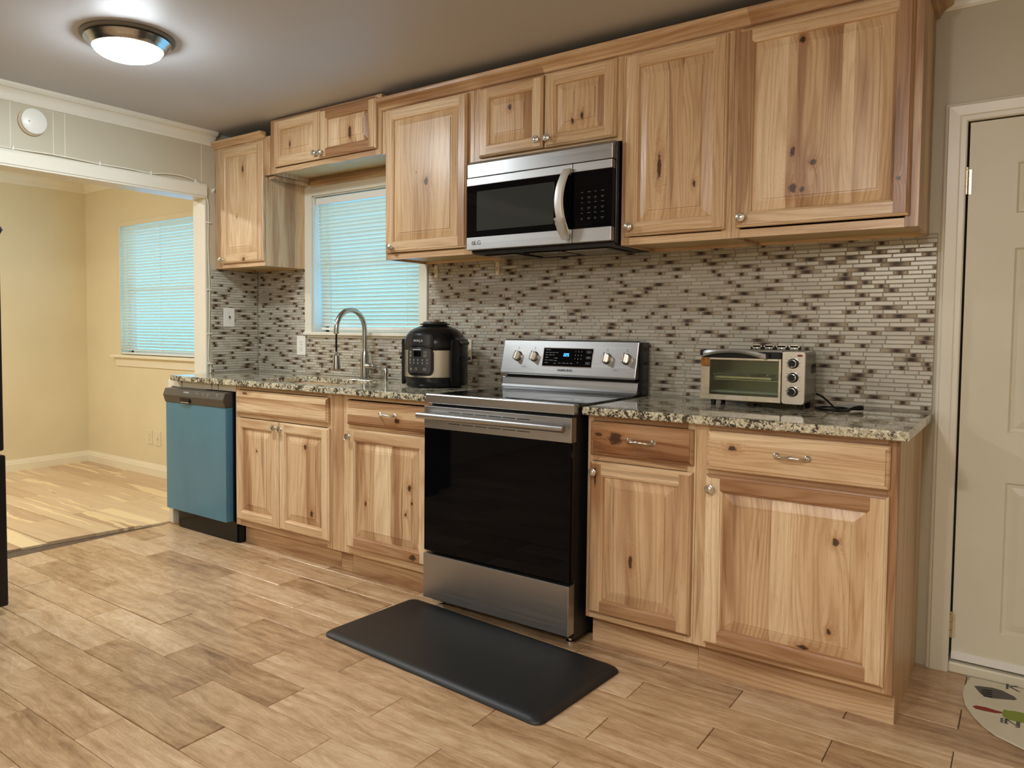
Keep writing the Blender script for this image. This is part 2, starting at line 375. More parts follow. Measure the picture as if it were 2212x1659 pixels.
def tag(o, label, cat, group=None):
    o['label'] = label; o['category'] = cat
    if group: o['group'] = group
    return o
def struct(o, label=None):
    o['kind'] = 'structure'
    if label: o['label'] = label
    return o
def inst(src, name, parent, loc, rot=None):   # copy of a part's object, same mesh
    o = src.copy(); o.name = name; COL.objects.link(o); o.parent = parent; o.location = Vector(loc)-ROOT[parent.name]
    if rot: o.rotation_euler = rot
    ROOT[o.name] = ROOT[parent.name]; return o
def text(body, size, loc, mat, parent, name, sx=1., ext=.0003, align='CENTER', bold=0., rot=(math.pi/2, 0, 0), local=False):
    cu = bpy.data.curves.new(name, 'FONT'); cu.body = body; cu.size = size; cu.extrude = ext; cu.align_x = align; cu.align_y = 'CENTER'; cu.offset = bold
    tmp = bpy.data.objects.new('tmp_text', cu); COL.objects.link(tmp)
    dg = bpy.context.evaluated_depsgraph_get(); me = bpy.data.meshes.new_from_object(tmp.evaluated_get(dg))
    bpy.data.objects.remove(tmp); me.materials.clear(); me.materials.append(M[mat]); me.name = name
    o = bpy.data.objects.new(name, me); COL.objects.link(o); o.parent = parent
    o.location = Vector(loc) if local else Vector(loc)-ROOT[parent.name]
    o.rotation_euler = rot; o.scale = (sx, 1, 1); return o
def rrect(x0, x1, y0, y1, r, n=6):
    pts = []
    for cx, cy, a0 in ((x1-r, y0+r, -90), (x1-r, y1-r, 0), (x0+r, y1-r, 90), (x0+r, y0+r, 180)):
        for k in range(n+1):
            a = R_(a0+90*k/n); pts.append((cx+r*math.cos(a), cy+r*math.sin(a)))
    return pts
def plate(mb, outer, holes, z0, z1):
    bm = bmesh.new(); es = []
    loops = [outer]+holes
    for lp in loops:
        vs = [bm.verts.new((x, y, 0)) for x, y in lp]
        for k in range(len(vs)): es.append(bm.edges.new((vs[k], vs[(k+1) % len(vs)])))
    bmesh.ops.triangle_fill(bm, use_beauty=True, edges=es)
    bm.verts.index_update(); n = len(bm.verts)
    i = mb.add([(v.co.x, v.co.y, z1) for v in bm.verts]+[(v.co.x, v.co.y, z0) for v in bm.verts])
    for f in bm.faces:
        q = [v.index for v in f.verts]; mb.face([i+a for a in q]); mb.face([i+n+a for a in q][::-1])
    k0 = 0
    for lp in loops:
        L = len(lp)
        for k in range(L):
            a, b = k0+k, k0+(k+1) % L; mb.face([i+a, i+b, i+n+b, i+n+a])
        k0 += L
    bm.free(); return mb

# ------------------------------------------------------------------ room constants
XL, CZ = -4.344, 2.392
XR, YF = 1.10, -5.40
WT = .116                      # thickness of the wall between kitchen and dining room
DX, DY, DCZ = -6.87, .135, 2.455   # dining room: left wall, window wall, ceiling
exec_order = []
# ------------------------------------------------------------------ room shell
def S(name, mb, mat, **k): return struct(mb.build(name, mat, **k))
# kitchen floor: individual planks in one floor mesh
rows = [0.0, -.150, -.300, -.452, -.603, -.752, -.900, -1.050, -1.200, -1.352, -1.505, -1.660, -1.817, -1.976, -2.133]
while rows[-1] > YF: rows.append(rows[-1]-.157)
mb = MB(); mb.mat = 1; mb.box(-4.46, XR, YF, 0.02, -.03, -.006); mb.mat = 0
rg = random.Random(5)
for k in range(len(rows)-1):
    y1, y0 = rows[k], rows[k+1]
    ph = -.46 if (k % 2 == 0) else -.742
    js = [ph + .581*q for q in range(-9, 4)]
    js = [j+rg.uniform(-.004, .004) for j in js]
    xs = [-4.46]+[j for j in js if -4.40 < j < XR-.05]+[XR]
    for a, b in zip(xs, xs[1:]):
        g = .0011; mb.cur = (rg.random(), 0, rg.random())
        lift = [rg.uniform(-.0006, .0008) for _ in range(4)]
        tl = rg.uniform(0, .0006)
        if k == 11 and a < -2.7 < b: pass
        # a few planks sit proud of their neighbours
        if (k == 12 and a < -2.5 < b): tl = .0030
        if (k == 9 and a < -3.2 < b): tl = .0022
        if (k == 11 and a < -2.3 < b and False): tl = .002
        X0, X1, Y0, Y1 = a+g, b-g, y0+g, y1-g; e = .0016
        i = mb.add([(X0,Y0,-.006),(X1,Y0,-.006),(X1,Y1,-.006),(X0,Y1,-.006)])
        j = mb.add([(X0,Y0,tl-e),(X1,Y0,tl-e),(X1,Y1,tl-e),(X0,Y1,tl-e)])
        q = mb.add([(X0+e,Y0+e,tl+lift[0]*.5),(X1-e,Y0+e,tl+lift[1]*.5),(X1-e,Y1-e,tl+lift[2]*.5),(X0+e,Y1-e,tl+lift[3]*.5)])
        for c in range(4):
            d = (c+1) % 4; mb.face([i+c,i+d,j+d,j+c]); mb.face([j+c,j+d,q+d,q+c])
        mb.face([q,q+1,q+2,q+3])
S('floor', mb, ['plank', 'grout'], origin=(0, 0, 0))
# dining floor: laminate, a centimetre higher, its edge slightly skewed and curled
mb = MB(); rg = random.Random(9)
def edge_x(y): return -4.385 - .128*(-y) if y < -.3 else -4.385-.128*.3
y = DY; k = 0
while y > -4.6:
    y0 = y-.128
    xs = [DX]; x = DX + rg.uniform(.3, 1.1)
    while x < -4.9: xs.append(x); x += rg.uniform(.7, 1.15)
    for q, a in enumerate(xs):
        last = q == len(xs)-1; b = None if last else xs[q+1]
        mb.cur = (rg.random(), 0, rg.random()); g = .0006; zt = .012
        xa0 = xa1 = a+g
        xb0, xb1 = (edge_x(y0), edge_x(y)) if last else (b-g, b-g)
        curl = 0.
        if last and -1.25 < (y+y0)/2 < -.75: curl = .007
        p = [(xa0,y0+g,zt),(xb0,y0+g,zt+curl),(xb1,y-g,zt+curl),(xa1,y-g,zt)]
        i = mb.add([(u_,v_,.0005) for u_,v_,w_ in p]+p)
        mb.face([i+4,i+5,i+6,i+7])
        for c in range(4): d=(c+1)%4; mb.face([i+c,i+d,i+4+d,i+4+c])
    y = y0
S('floor_dining', mb, 'laminate', origin=(DX, 0, 0))
mb = MB(); mb.box(DX-.02, -4.46, -4.6, DY, -.03, .0); S('subfloor_dining', mb, 'grout')
# ceilings
mb = MB(); mb.box(XL-.02, XR+.1, YF-.1, .1, CZ, CZ+.06); S('ceiling', mb, 'ceiling')
mb = MB(); mb.box(DX-.1, XL-WT+.02, -4.7, DY+.1, DCZ, DCZ+.06); S('ceiling_dining', mb, 'plaster_white')
# back wall with window and door openings
WX0, WX1, WZ0, WZ1 = -3.815, -2.957, 1.175, 2.000
DX0, DX1, DZ1 = -.515, .300, 1.924
mb = MB(); t_ = .14
mb.box(XL, WX0, 0, t_, 0, CZ); mb.box(WX0, WX1, 0, t_, 0, WZ0); mb.box(WX0, WX1, 0, t_, WZ1, CZ)
mb.box(WX1, DX0, 0, t_, 0, CZ); mb.box(DX0, DX1, 0, t_, DZ1, CZ); mb.box(DX1, XR+.1, 0, t_, 0, CZ)
S('wall_back', mb, 'kitchen_wall')
mb = MB(); mb.box(XR, XR+.1, YF, 0, 0, CZ); S('wall_right', mb, 'kitchen_wall')
mb = MB(); mb.box(XL-WT, XR+.1, YF-.1, YF, 0, CZ); S('wall_front', mb, 'kitchen_wall')
# left wall: stub, header over the wide opening, far part
OY0, OY1, OZ = -2.75, -.39, 1.995
mb = MB(); mb.box(XL-WT, XL, OY0, OY1, OZ, CZ+.07); S('wall_left_header', mb, 'header_wall')
mb = MB(); mb.box(XL-WT, XL, YF, OY0, 0, CZ+.07); S('wall_left_far', mb, 'header_wall')
mb = MB(); mb.box(XL-WT, XL, OY1, DY, 0, CZ+.07)
# shallow vertical joints of the old panelling
wl = S('wall_left', mb, 'header_wall')
mb = MB()
for yy in (-1.507, -1.299, -1.24, -.421, -1.93, -2.45):
    mb.box(XL, XL+.0012, yy-.0018, yy+.0018, OZ+.085 if yy < -.45 else 2.08, CZ-.085)
S('trim_1', mb, 'white_paint')
# dining walls
VX0, VX1, VZ0, VZ1 = -6.31, -5.09, .967, 2.045
mb = MB(); mb.box(DX-.1, VX0, DY, DY+.14, 0, DCZ); mb.box(VX0, VX1, DY, DY+.14, 0, VZ0); mb.box(VX0, VX1, DY, DY+.14, VZ1, DCZ); mb.box(VX1, XL-WT, DY, DY+.14, 0, DCZ)
S('wall_dining_back', mb, 'dining_wall')
mb = MB(); mb.box(DX-.1, DX, -4.7, DY, 0, DCZ); S('wall_dining_left', mb, 'dining_wall')
mb = MB(); mb.box(DX-.1, XL-WT, -4.7, -4.6, 0, DCZ); S('wall_dining_front', mb, 'dining_wall')
# jamb facing of the opening (end of the stub wall) and the board across the header
mb = MB(); mb.box(XL-WT-.004, XL+.003, OY1-.012, OY1, .0, OZ); S('trim_2', mb, 'white_paint', bevel=.002)
mb = MB(); mb.box(XL-WT-.004, XL+.018, OY0, OY1-.004, OZ-.010, OZ); S('trim_3', mb, 'white_paint', bevel=.002)
mb = MB(); prof = [(XL, OZ), (XL+.020, OZ), (XL+.022, OZ+.004), (XL+.022, OZ+.060), (XL+.016, OZ+.072), (XL+.006, OZ+.078), (XL, OZ+.078)]
mb.prism(prof, 'y', OY0, OY1-.004); S('trim_4', mb, 'white_paint', bevel=.003)
# crown mouldings
def crown(name, mb, mat='white_paint'): return S(name, mb, mat)
def crown_prof(s, h, w):   # (out from wall, up)
    pts = [(0, -h), (.006, -h), (.010, -h+.010), (.012, -h+.022)]
    for k in range(7):
        a = R_(90*k/6); pts.append((.012+(w-.022)*(1-math.cos(a)), -h+.022+(h-.045)*math.sin(a)))
    pts += [(w-.008, -.018), (w-.004, -.016), (w, -.010), (w, 0), (0, 0)]
    return [(s*a, b) for a, b in pts]
mb = MB(); mb.prism([(XL+a, CZ+b) for a, b in crown_prof(1, .083, .050)], 'y', YF, -.33); crown('trim_5', mb)
mb = MB(); mb.prism([(-a, CZ+b) for a, b in crown_prof(1, .083, .050)], 'x', -.600, XR); crown('trim_6', mb)
mb = MB(); mb.prism([(DX+a, DCZ+b) for a, b in crown_prof(1, .108, .085)], 'y', -4.6, DY); crown('trim_7', mb, 'plaster_white')
mb = MB(); mb.prism([(DY-a, DCZ+b) for a, b in crown_prof(1, .108, .085)], 'x', DX, XL-WT); crown('trim_8', mb, 'plaster_white')
# dining baseboards
bp = [(0, .012), (.014, .012), (.014, .070), (.010, .076), (.010, .084), (.006, .092), (.004, .104), (0, .106)]
mb = MB(); mb.prism([(DX+a, b) for a, b in bp], 'y', -4.6, DY); S('baseboard_dining_left', mb, 'plaster_white')
mb = MB(); mb.prism([(DY-a, b) for a, b in bp], 'x', DX, XL-WT); S('baseboard_dining_back', mb, 'plaster_white')
mb = MB(); mb.prism([(-a, b-.012) for a, b in bp], 'x', .37, XR); S('baseboard_back', mb, 'white_paint')

# ------------------------------------------------------------------ windows
def blind(name, label, x0, x1, z0, z1, ytop, pitch, shear, ncord, headmat, raise_bottom=0.):
    """venetian blind hanging in the plane y = ytop"""
    t = thing(name, label, 'blind', ((x0+x1)/2, ytop, z0), 'venetian window blinds')
    mb = MB(); mb.box(x0-.004, x1+.004, ytop-.016, ytop+.020, z1-.042, z1); mb.build('head_rail', headmat, t, bevel=.003)
    n = int((z1-.055-z0-.024)/pitch)+1; mb = MB(); mb.smooth = True
    tilt = R_(47); w = .0255; rg = random.Random(3)
    for k in range(n):
        zc = z1-.055-pitch*k; f = (z1-zc)/(z1-z0); dx = shear*f
        tl = tilt+rg.uniform(-.03, .03)
        pr = []
        for q in range(5):
            s_ = (q/4-.5)*w; b_ = .0022*(1-(2*q/4-1)**2)
            # room-side edge is the raised one
            yy = -s_*math.cos(tl) + b_*math.sin(tl); zz = s_*math.sin(tl) + b_*math.cos(tl)
            pr.append((ytop+yy, zc+zz))
        sag = rg.uniform(-.0008, .0008)
        i = mb.add([(x0+dx, a, b) for a, b in pr]+[(x1+dx*.25, a, b+sag) for a, b in pr])
        for q in range(4): mb.face([i+q, i+q+1, i+5+q+1, i+5+q])
    mb.build('slats', 'slat', t)
    mb = MB(); mb.box(x0+shear, x1+shear*.25, ytop-.013, ytop+.013, z0+raise_bottom, z0+raise_bottom+.016); mb.build('bottom_rail', 'white_plastic', t, bevel=.003)
    for k in range(ncord):
        fx = (k+.5)/ncord if ncord != 3 else (.09, .5, .93)[k]
        if ncord == 2: fx = (.10, .86)[k]
        xx = x0+(x1-x0)*fx; mb = MB()
        mb.tube([(xx, ytop-.0145, z1-.04), (xx+shear*(1-fx*.7), ytop-.0145, z0+raise_bottom+.01)], .0011, 5)
        zz = z1-.055
        while zz > z0+.03:
            f = (z1-zz)/(z1-z0); mb.box(xx+shear*(1-fx*.7)*f-.0022, xx+shear*(1-fx*.7)*f+.0022, ytop-.0155, ytop-.0125, zz-.004, zz+.005); zz -= pitch
        mb.build('ladder_cord', 'white_plastic', t)
    xw = x0+.022; mb = MB(); mb.tube([(xw, ytop-.024, z1-.045), (xw-.004, ytop-.026, z0+(z1-z0)*(.10 if ncord == 2 else .42))], .0035, 6)
    mb.tube([(xw, ytop-.010, z1-.03), (xw, ytop-.024, z1-.035), (xw, ytop-.024, z1-.06)], .002, 6); mb.build('tilt_wand', 'white_plastic', t)
    return t
# kitchen window
mb = MB()
y1_ = -.018
mb.box(-3.872, WX0, y1_, 0, WZ0-.02, 2.069); mb.box(WX1, -2.900, y1_, 0, WZ0-.02, 2.069); mb.box(WX0, WX1, y1_, 0, WZ1, 2.069)
mb.box(-3.868, -2.893, -.034, .085, WZ0-.019, WZ0-.001)    # stool
mb.box(-3.855, -2.905, -.014, 0, WZ0-.034, WZ0-.019)
w = S('window_1', mb, 'white_paint', bevel=.0025)
mb = MB(); jx = .006
mb.box(WX0, WX0+jx, 0, .13, WZ0, WZ1); mb.box(WX1-jx, WX1, 0, .13, WZ0, WZ1); mb.box(WX0, WX1, 0, .13, WZ1-jx, WZ1)
mb.build('window_jamb', 'white_paint', w)
mb = MB()
for a, b, c, d in ((WX0+jx, WX1-jx, WZ0, WZ0+.035), (WX0+jx, WX1-jx, WZ1-.04, WZ1-jx), (WX0+jx, WX0+.04, WZ0, WZ1-jx), (WX1-.04, WX1-jx, WZ0, WZ1-jx), (WX0+jx, WX1-jx, 1.575, 1.605)):
    mb.box(a, b, .098, .125, c, d)
mb.build('window_sash', 'white_paint', w, bevel=.002)
mb = MB(); mb.box(WX0+.035, WX1-.035, .110, .114, WZ0+.03, WZ1-.035); mb.build('window_pane', 'glass', w)
blind('venetian_blind', 'white venetian blind hanging crooked in the window above the sink', -3.800, -2.968, 1.186, 1.988, .030, .0222, .040, 2, 'white_plastic')
# dining window
mb = MB(); mb.box(-6.40, -5.0, DY-.048, DY+.085, VZ0-.022, VZ0)
mb.prism([(DY, VZ0-.095), (DY-.010, VZ0-.095), (DY-.014, VZ0-.070), (DY-.020, VZ0-.040), (DY-.022, VZ0-.022), (DY, VZ0-.022)], 'x', -6.365, -5.035)
w2 = S('window_2', mb, 'plaster_white', bevel=.002)
mb = MB()
for a, b, c, d in ((VX0, VX1, VZ0, VZ0+.035), (VX0, VX1, VZ1-.035, VZ1), (VX0, VX0+.035, VZ0, VZ1), (VX1-.035, VX1, VZ0, VZ1), (VX0, VX1, 1.49, 1.52)):
    mb.box(a, b, DY+.095, DY+.125, c, d)
mb.build('window_sash', 'white_paint', w2, bevel=.002)
mb = MB(); mb.box(VX0+.03, VX1-.03, DY+.108, DY+.112, VZ0+.03, VZ1-.03); mb.build('window_pane', 'glass', w2)
blind('venetian_blind', 'white venetian blind in the dining room window, headrail in cream', -6.300, -5.10, .972, 2.058, DY-.012+.02, .0236, .004, 3, 'cream_plastic')
# smudge-free: blinds hang partly in the recess

# ------------------------------------------------------------------ door on the right
mb = MB()
cp = [(0, 0), (.068, 0), (.068, -.010), (.064, -.014), (.050, -.014), (.046, -.017), (.014, -.019), (.010, -.014), (.006, -.013), (.002, -.010), (0, -.006)]
mb.box(DX0-.05, DX1+.05, .13, .15, 0, DZ1+.05); S('door_light_blocker', mb, 'kitchen_wall'); mb = MB()  # hidden slab added behind the door to block sky light leaking round it
# casing: profile across the width, mitred at the corner
xo, xi, zo, zi = -.583, -.515, 1.990, 1.922
def casing(mb):
    L = [(xo+a*(xi-xo)/.068, b) for a, b in cp]
    n = len(cp)
    lo = mb.add([(xo+a, b, 0.) for a, b in cp]); hi = mb.add([(xo+a, b, zo-a) for a, b in cp]); ri = mb.add([(DX1+.068-a, b, zo-a) for a, b in cp]); rl = mb.add([(DX1+.068-a, b, 0.) for a, b in cp])
    for A, B in ((lo, hi), (hi, ri), (ri, rl)):
        for k in range(n):
            j = (k+1) % n; mb.face([A+k, A+j, B+j, B+k])
    mb.face([lo+k for k in range(n)]); mb.face([rl+k for k in range(n)])
casing(mb); S('trim_9', mb, 'white_paint', sharp=20)
d = thing('door_1', 'cream panelled door with brass hinges at the right edge', 'door', (-.10, .02, .045)); d['kind'] = 'structure'
for k_ in ('category',): del d[k_]
# slab with raised-bevel panels: grid of stiles/rails and recessed panels
def panel_slab(mb, x0, x1, z0, z1, yf, yb, holes):
    xs = sorted(set([x0, x1]+[h[0] for h in holes]+[h[1] for h in holes])); zs = sorted(set([z0, z1]+[h[2] for h in holes]+[h[3] for h in holes]))
    for a, b in zip(xs, xs[1:]):
        for c, e in zip(zs, zs[1:]):
            if any(h[0] <= a and b <= h[1] and h[2] <= c and e <= h[3] for h in holes): continue
            mb.poly([(a, yf, c), (b, yf, c), (b, yf, e), (a, yf, e)])
    for (a, b, c, e) in holes:
        def ring(o, y): return mb.add([(a+o, y, c+o), (b-o, y, c+o), (b-o, y, e-o), (a+o, y, e-o)])
        rs = [ring(0, yf), ring(.006, yf+.007), ring(.016, yf+.008), ring(.040, yf+.002)]
        for A, B in zip(rs, rs[1:]):
            for k in range(4): j = (k+1) % 4; mb.face([A+k, A+j, B+j, B+k])
        mb.face([rs[-1]+k for k in range(4)])
    i = mb.add([(x0,yf,z0),(x1,yf,z0),(x1,yf,z1),(x0,yf,z1),(x0,yb,z0),(x1,yb,z0),(x1,yb,z1),(x0,yb,z1)])
    for q in ((4,7,6,5),(0,4,5,1),(1,5,6,2),(2,6,7,3),(3,7,4,0)): mb.face([i+a for a in q])
sx0, sx1 = -.508, .292
mb = MB(); cxm = (sx0+sx1)/2
panel_slab(mb, sx0, sx1, .047, 1.918, .004, .044,
           [(sx0+.135, cxm-.055, .165, .690), (cxm+.055, sx1-.135, .165, .690), (sx0+.135, cxm-.055, .86, 1.484), (cxm+.055, sx1-.135, .86, 1.484), (sx0+.135, cxm-.055, 1.60, 1.768), (cxm+.055, sx1-.135, 1.60, 1.768)])
mb.build('door_leaf', 'door_paint', d)
for zz, kn in ((1.716, 'brass'), (.165, 'brass')):
    mb = MB()
    for q in range(3): mb.lathe([(0,0),(.0062,0),(.0062,.026),(0,.026)], (-.513, -.003, zz-.042+q*.028), 'z', 12)
    mb.lathe([(0,0),(.0045,0),(.0045,.008),(0,.010)], (-.513, -.003, zz+.042), 'z', 12); mb.box(-.525, -.500, .000, .003, zz-.042, zz+.042)
    mb.build('hinge', kn, d)
mb = MB(); mb.box(sx0, sx1, -.002, .004, .047, .075); mb.build('door_sweep', 'white_plastic', d)
mb = MB(); mb.lathe([(0,0),(.026,0),(.026,.006),(.010,.012),(.010,.030),(.024,.040),(.027,.052),(.020,.064),(0,.067)], (.235, .004, .93), 'y', 24, flip=True); mb.build('door_knob', 'brass', d)
mb = MB(); mb.box(-.515, .300, -.012, .12, .0005, .038); S('trim_10', mb, 'door_paint', bevel=.006)
# ------------------------------------------------------------------ cabinet doors
def ringpts(x0, x1, z0, z1, o, y): return [(x0+o, y, z0+o), (x1-o, y, z0+o), (x1-o, y, z1-o), (x0+o, y, z1-o)]
_sd = [0.137]
def seed():
    _sd[0] = (_sd[0]+.6180339) % 1.; return _sd[0]
def quad(mb, a, b, c, d, bd): i = mb.add([a, b, c, d]); mb.face([i, i+1, i+2, i+3], bd=bd)
def cab_door(name, x0, x1, z0, z1, yb, parent, mat, tones=(.35, .35, .35, .35), strips=((1., .35),), sw=.056, th=.020):
    """raised-panel door; tones = left stile, right stile, top rail, bottom rail"""
    yf = yb-th; mb = MB()
    L, Rr, T, B = [(t, 0. if k < 2 else 1., seed()) for k, t in enumerate(tones)]
    sides = [B, Rr, T, L]    # order of ring edges: bottom, right, top, left
    rings = [(0, yb), (0, yf+.008), (.0035, yf+.0045), (.0075, yf+.0035), (.009, yf)]
    R0 = [mb.add(ringpts(x0, x1, z0, z1, o, y)) for o, y in rings]
    for A, C in zip(R0, R0[1:]):
        for k in range(4): j = (k+1) % 4; mb.face([A+k, A+j, C+j, C+k], bd=sides[k])
    o, i_ = .009, sw-.010
    a, b, c, e = x0+o, x1-o, z0+o, z1-o; ai, bi, ci, ei = x0+i_, x1-i_, z0+i_, z1-i_
    quad(mb, (a,yf,c), (ai,yf,c), (ai,yf,e), (a,yf,e), L); quad(mb, (bi,yf,c), (b,yf,c), (b,yf,e), (bi,yf,e), Rr)
    quad(mb, (ai,yf,c), (bi,yf,c), (bi,yf,ci), (ai,yf,ci), B); quad(mb, (ai,yf,ei), (bi,yf,ei), (bi,yf,e), (ai,yf,e), T)
    rings = [(i_, yf), (i_+.003, yf+.003), (i_+.007, yf+.0045), (i_+.010, yf+.0135)]
    R1 = [mb.add(ringpts(x0, x1, z0, z1, q, y)) for q, y in rings]
    for A, C in zip(R1, R1[1:]):
        for k in range(4): j = (k+1) % 4; mb.face([A+k, A+j, C+j, C+k], bd=sides[k])
    # back
    mb.face([R0[0]+k for k in range(4)][::-1], bd=L)
    # raised panel made of glued boards
    px0, px1, pz0, pz1 = x0+sw, x1-sw, z0+sw, z1-sw; pw = px1-px0
    bv = min(.038, (pz1-pz0)*.22)
    tot = sum(s_[0] for s_ in strips); cx_ = px0; edges = [px0]
    for s_ in strips: cx_ += pw*s_[0]/tot; edges.append(cx_)
    y0_, y1_, y2_ = yf+.0135, yf+.0045, yf+.0015   # groove, slope top, field
    prof = [(0, y0_), (bv*.85, y1_), (bv, y1_+.0002), (bv+.0008, y2_)]
    def yat(x, z):
        dd = min(x-px0, px1-x, z-pz0, pz1-z)
        for (d0, yy0), (d1, yy1) in zip(prof, prof[1:]):
            if dd <= d1+1e-9: return yy0+(yy1-yy0)*max(0, (dd-d0))/(d1-d0)
        return y2_
    # horizontal cuts at each profile line, corner mitres handled by sampling columns
    for (e0, e1), (fr, tn) in zip(zip(edges, edges[1:]), strips):
        bd = (tn, 0., seed())
        cols = {e0, e1}
        for (dd, _) in prof:
            for xx in (px0+dd, px1-dd):
                if e0 < xx < e1: cols.add(xx)
        cols = sorted(cols)
        for xa, xb in zip(cols, cols[1:]):
            # z breakpoints are the profile distances limited by the column's distance from the side
            def zs(x):
                ds = min(x-px0, px1-x); return [pz0+min(dd, ds) for dd, _ in prof]+[pz1-min(dd, ds) for dd, _ in prof][::-1]
            za, zb = zs(xa), zs(xb)
            for k in range(len(za)-1):
                P = [(xa, yat(xa, za[k]), za[k]), (xb, yat(xb, zb[k]), zb[k]), (xb, yat(xb, zb[k+1]), zb[k+1]), (xa, yat(xa, za[k+1]), za[k+1])]
                Q = [p for n_, p in enumerate(P) if all((Vector(p)-Vector(q)).length > 1e-6 for q in P[:n_])]
                if len(Q) > 2: mb.poly(Q, bd=bd)
    return mb.build(name, mat, parent)
def slab_front(name, x0, x1, z0, z1, yb, parent, mat, strips, th=.020):
    """drawer front with a stepped edge, horizontal boards (bottom to top)"""
    yf = yb-th; mb = MB(); tot = sum(s_[0] for s_ in strips); bds = [(t_, 1., seed()) for _, t_ in strips]
    sides = [bds[0], bds[len(bds)//2], bds[-1], bds[len(bds)//2]]
    rings = [(0, yb), (0, yf+.008), (.004, yf+.0045), (.010, yf+.004), (.012, yf)]
    R0 = [mb.add(ringpts(x0, x1, z0, z1, o, y)) for o, y in rings]
    for A, C in zip(R0, R0[1:]):
        for k in range(4): j = (k+1) % 4; mb.face([A+k, A+j, C+j, C+k], bd=sides[k])
    mb.face([R0[0]+k for k in range(4)][::-1], bd=bds[0])
    z = z0+.012; hh = z1-z0-.024
    for (fr, _), bd in zip(strips, bds):
        z2 = z+hh*fr/tot; quad(mb, (x0+.012,yf,z), (x1-.012,yf,z), (x1-.012,yf,z2), (x0+.012,yf,z2), bd); z = z2
    return mb.build(name, mat, parent)

# hardware prototypes (meshes shared by every knob / pull)
_proto = {}
def knob(parent, x, y, z, name='knob'):
    if 'k' not in _proto:
        mb = MB(); mb.lathe([(0,0),(.0085,0),(.0085,.002),(.0055,.005),(.005,.012),(.0085,.0155),(.0145,.018),(.0158,.021),(.0150,.0245),(.0125,.0255),(.0115,.0245),(.0095,.0245),(.0085,.0262),(.005,.0275),(0,.028)], (0,0,0), 'y', 28, flip=True)
        o = mb.build(name, 'nickel', parent, local=True); _proto['k'] = o; o.location = Vector((x,y,z))-ROOT[parent.name]; return o
    return inst(_proto['k'], name, parent, (x, y, z))
def pull(parent, x, y, z):
    if 'p' not in _proto:
        mb = MB()
        for s in (-1, 1): mb.lathe([(0,0),(.0105,0),(.0108,.0018),(.008,.004),(.006,.006),(0,.006)], (s*.046,0,0), 'y', 20, flip=True)
        path = []; rad = []
        for k in range(25):
            u = -1+2*k/24; a = abs(u)
            yy = -.003-.024*(1-a**5.); zz = .0035*(1-math.cos(math.pi*(1-a)*1.0))*.6-.002
            path.append((u*.046, yy, zz*.6)); rad.append(.0036+.0022*max(0, 1-(a/.28)**2)+.0016*max(0, (a-.75)/.25))
        mb.tube(path, rad, 12)
        o = mb.build('pull_handle', 'nickel', parent, local=True); _proto['p'] = o; o.location = Vector((x,y,z))-ROOT[parent.name]; return o
    return inst(_proto['p'], 'pull_handle', parent, (x, y, z))

def frame_body(x0, x1, z0, z1, yf, parent, mat, stiles=(.04, .04), top=.03, bot=.03, mids=(), tones=(.4, .4, .45), side_r=.4, under='under_panel', recess=.012, toe=None, name='body', back=-.003):
    """carcass: face frame, sides, recessed underside.  mids: extra horizontal rails (z0,z1); vertical mid stiles as ('v', x0, x1)"""
    mb = MB(); ft = .018
    sl, srr = stiles
    mb.cur = (tones[0], 0., seed()); mb.box(x0, x0+sl, yf, yf+ft, z0, z1)
    mb.cur = (tones[1], 0., seed()); mb.box(x1-srr, x1, yf, yf+ft, z0, z1)
    mb.cur = (tones[2], 1., seed()); mb.box(x0+sl, x1-srr, yf+.0003, yf+ft, z1-top, z1)
    mb.cur = (tones[2], 1., seed()); mb.box(x0+sl, x1-srr, yf+.0003, yf+ft, z0, z0+bot)
    for q in mids:
        if q[0] == 'v': mb.cur = (tones[0], 0., seed()); mb.box(q[1], q[2], yf+.0002, yf+ft, z0+bot, z1-top)
        else: mb.cur = (tones[2], 1., seed()); mb.box(x0+sl, x1-srr, yf+.0003, yf+ft, q[0], q[1])
    ty = yf+.075 if toe is not None else yf+ft
    mb.cur = (side_r, 0., seed())
    for a, b in ((x0+.001, x0+.014), (x1-.014, x1)):
        mb.box(a, b, yf+ft, back, z0, z1)
        if toe is not None: mb.box(a, b, yf+.075, back, 0.0, z0)
    mb.cur = (.3, 1., seed())
    mb.box(x0+.014, x1-.014, yf+ft, back, z1-.014, z1-.002); 
    mb.box(x0+.014, x1-.014, back-.010, back, z0, z1-.014)
    if not under: mb.box(x0+.014, x1-.014, yf+ft, back-.010, z0+.005, z0+.020)
    body = mb.build(name, mat, parent, bevel=.0008, seg=1)
    if under:
        mb = MB(); mb.box(x0+.014, x1-.014, yf+ft, back-.010, z0+recess, z0+recess+.010); mb.build('underside_panel', under, parent)
    if toe is not None:
        mb = MB(); mb.cur = (.5, 1., seed()); mb.box(x0, x1-toe, yf+.062, yf+.075, 0.0, z0); mb.build('toe_kick', mat, parent)
    return body

YU, YB, ZU, ZT = -.325, -.610, 1.545, 2.300
WU, WL = 'wood_up', 'wood_lo'
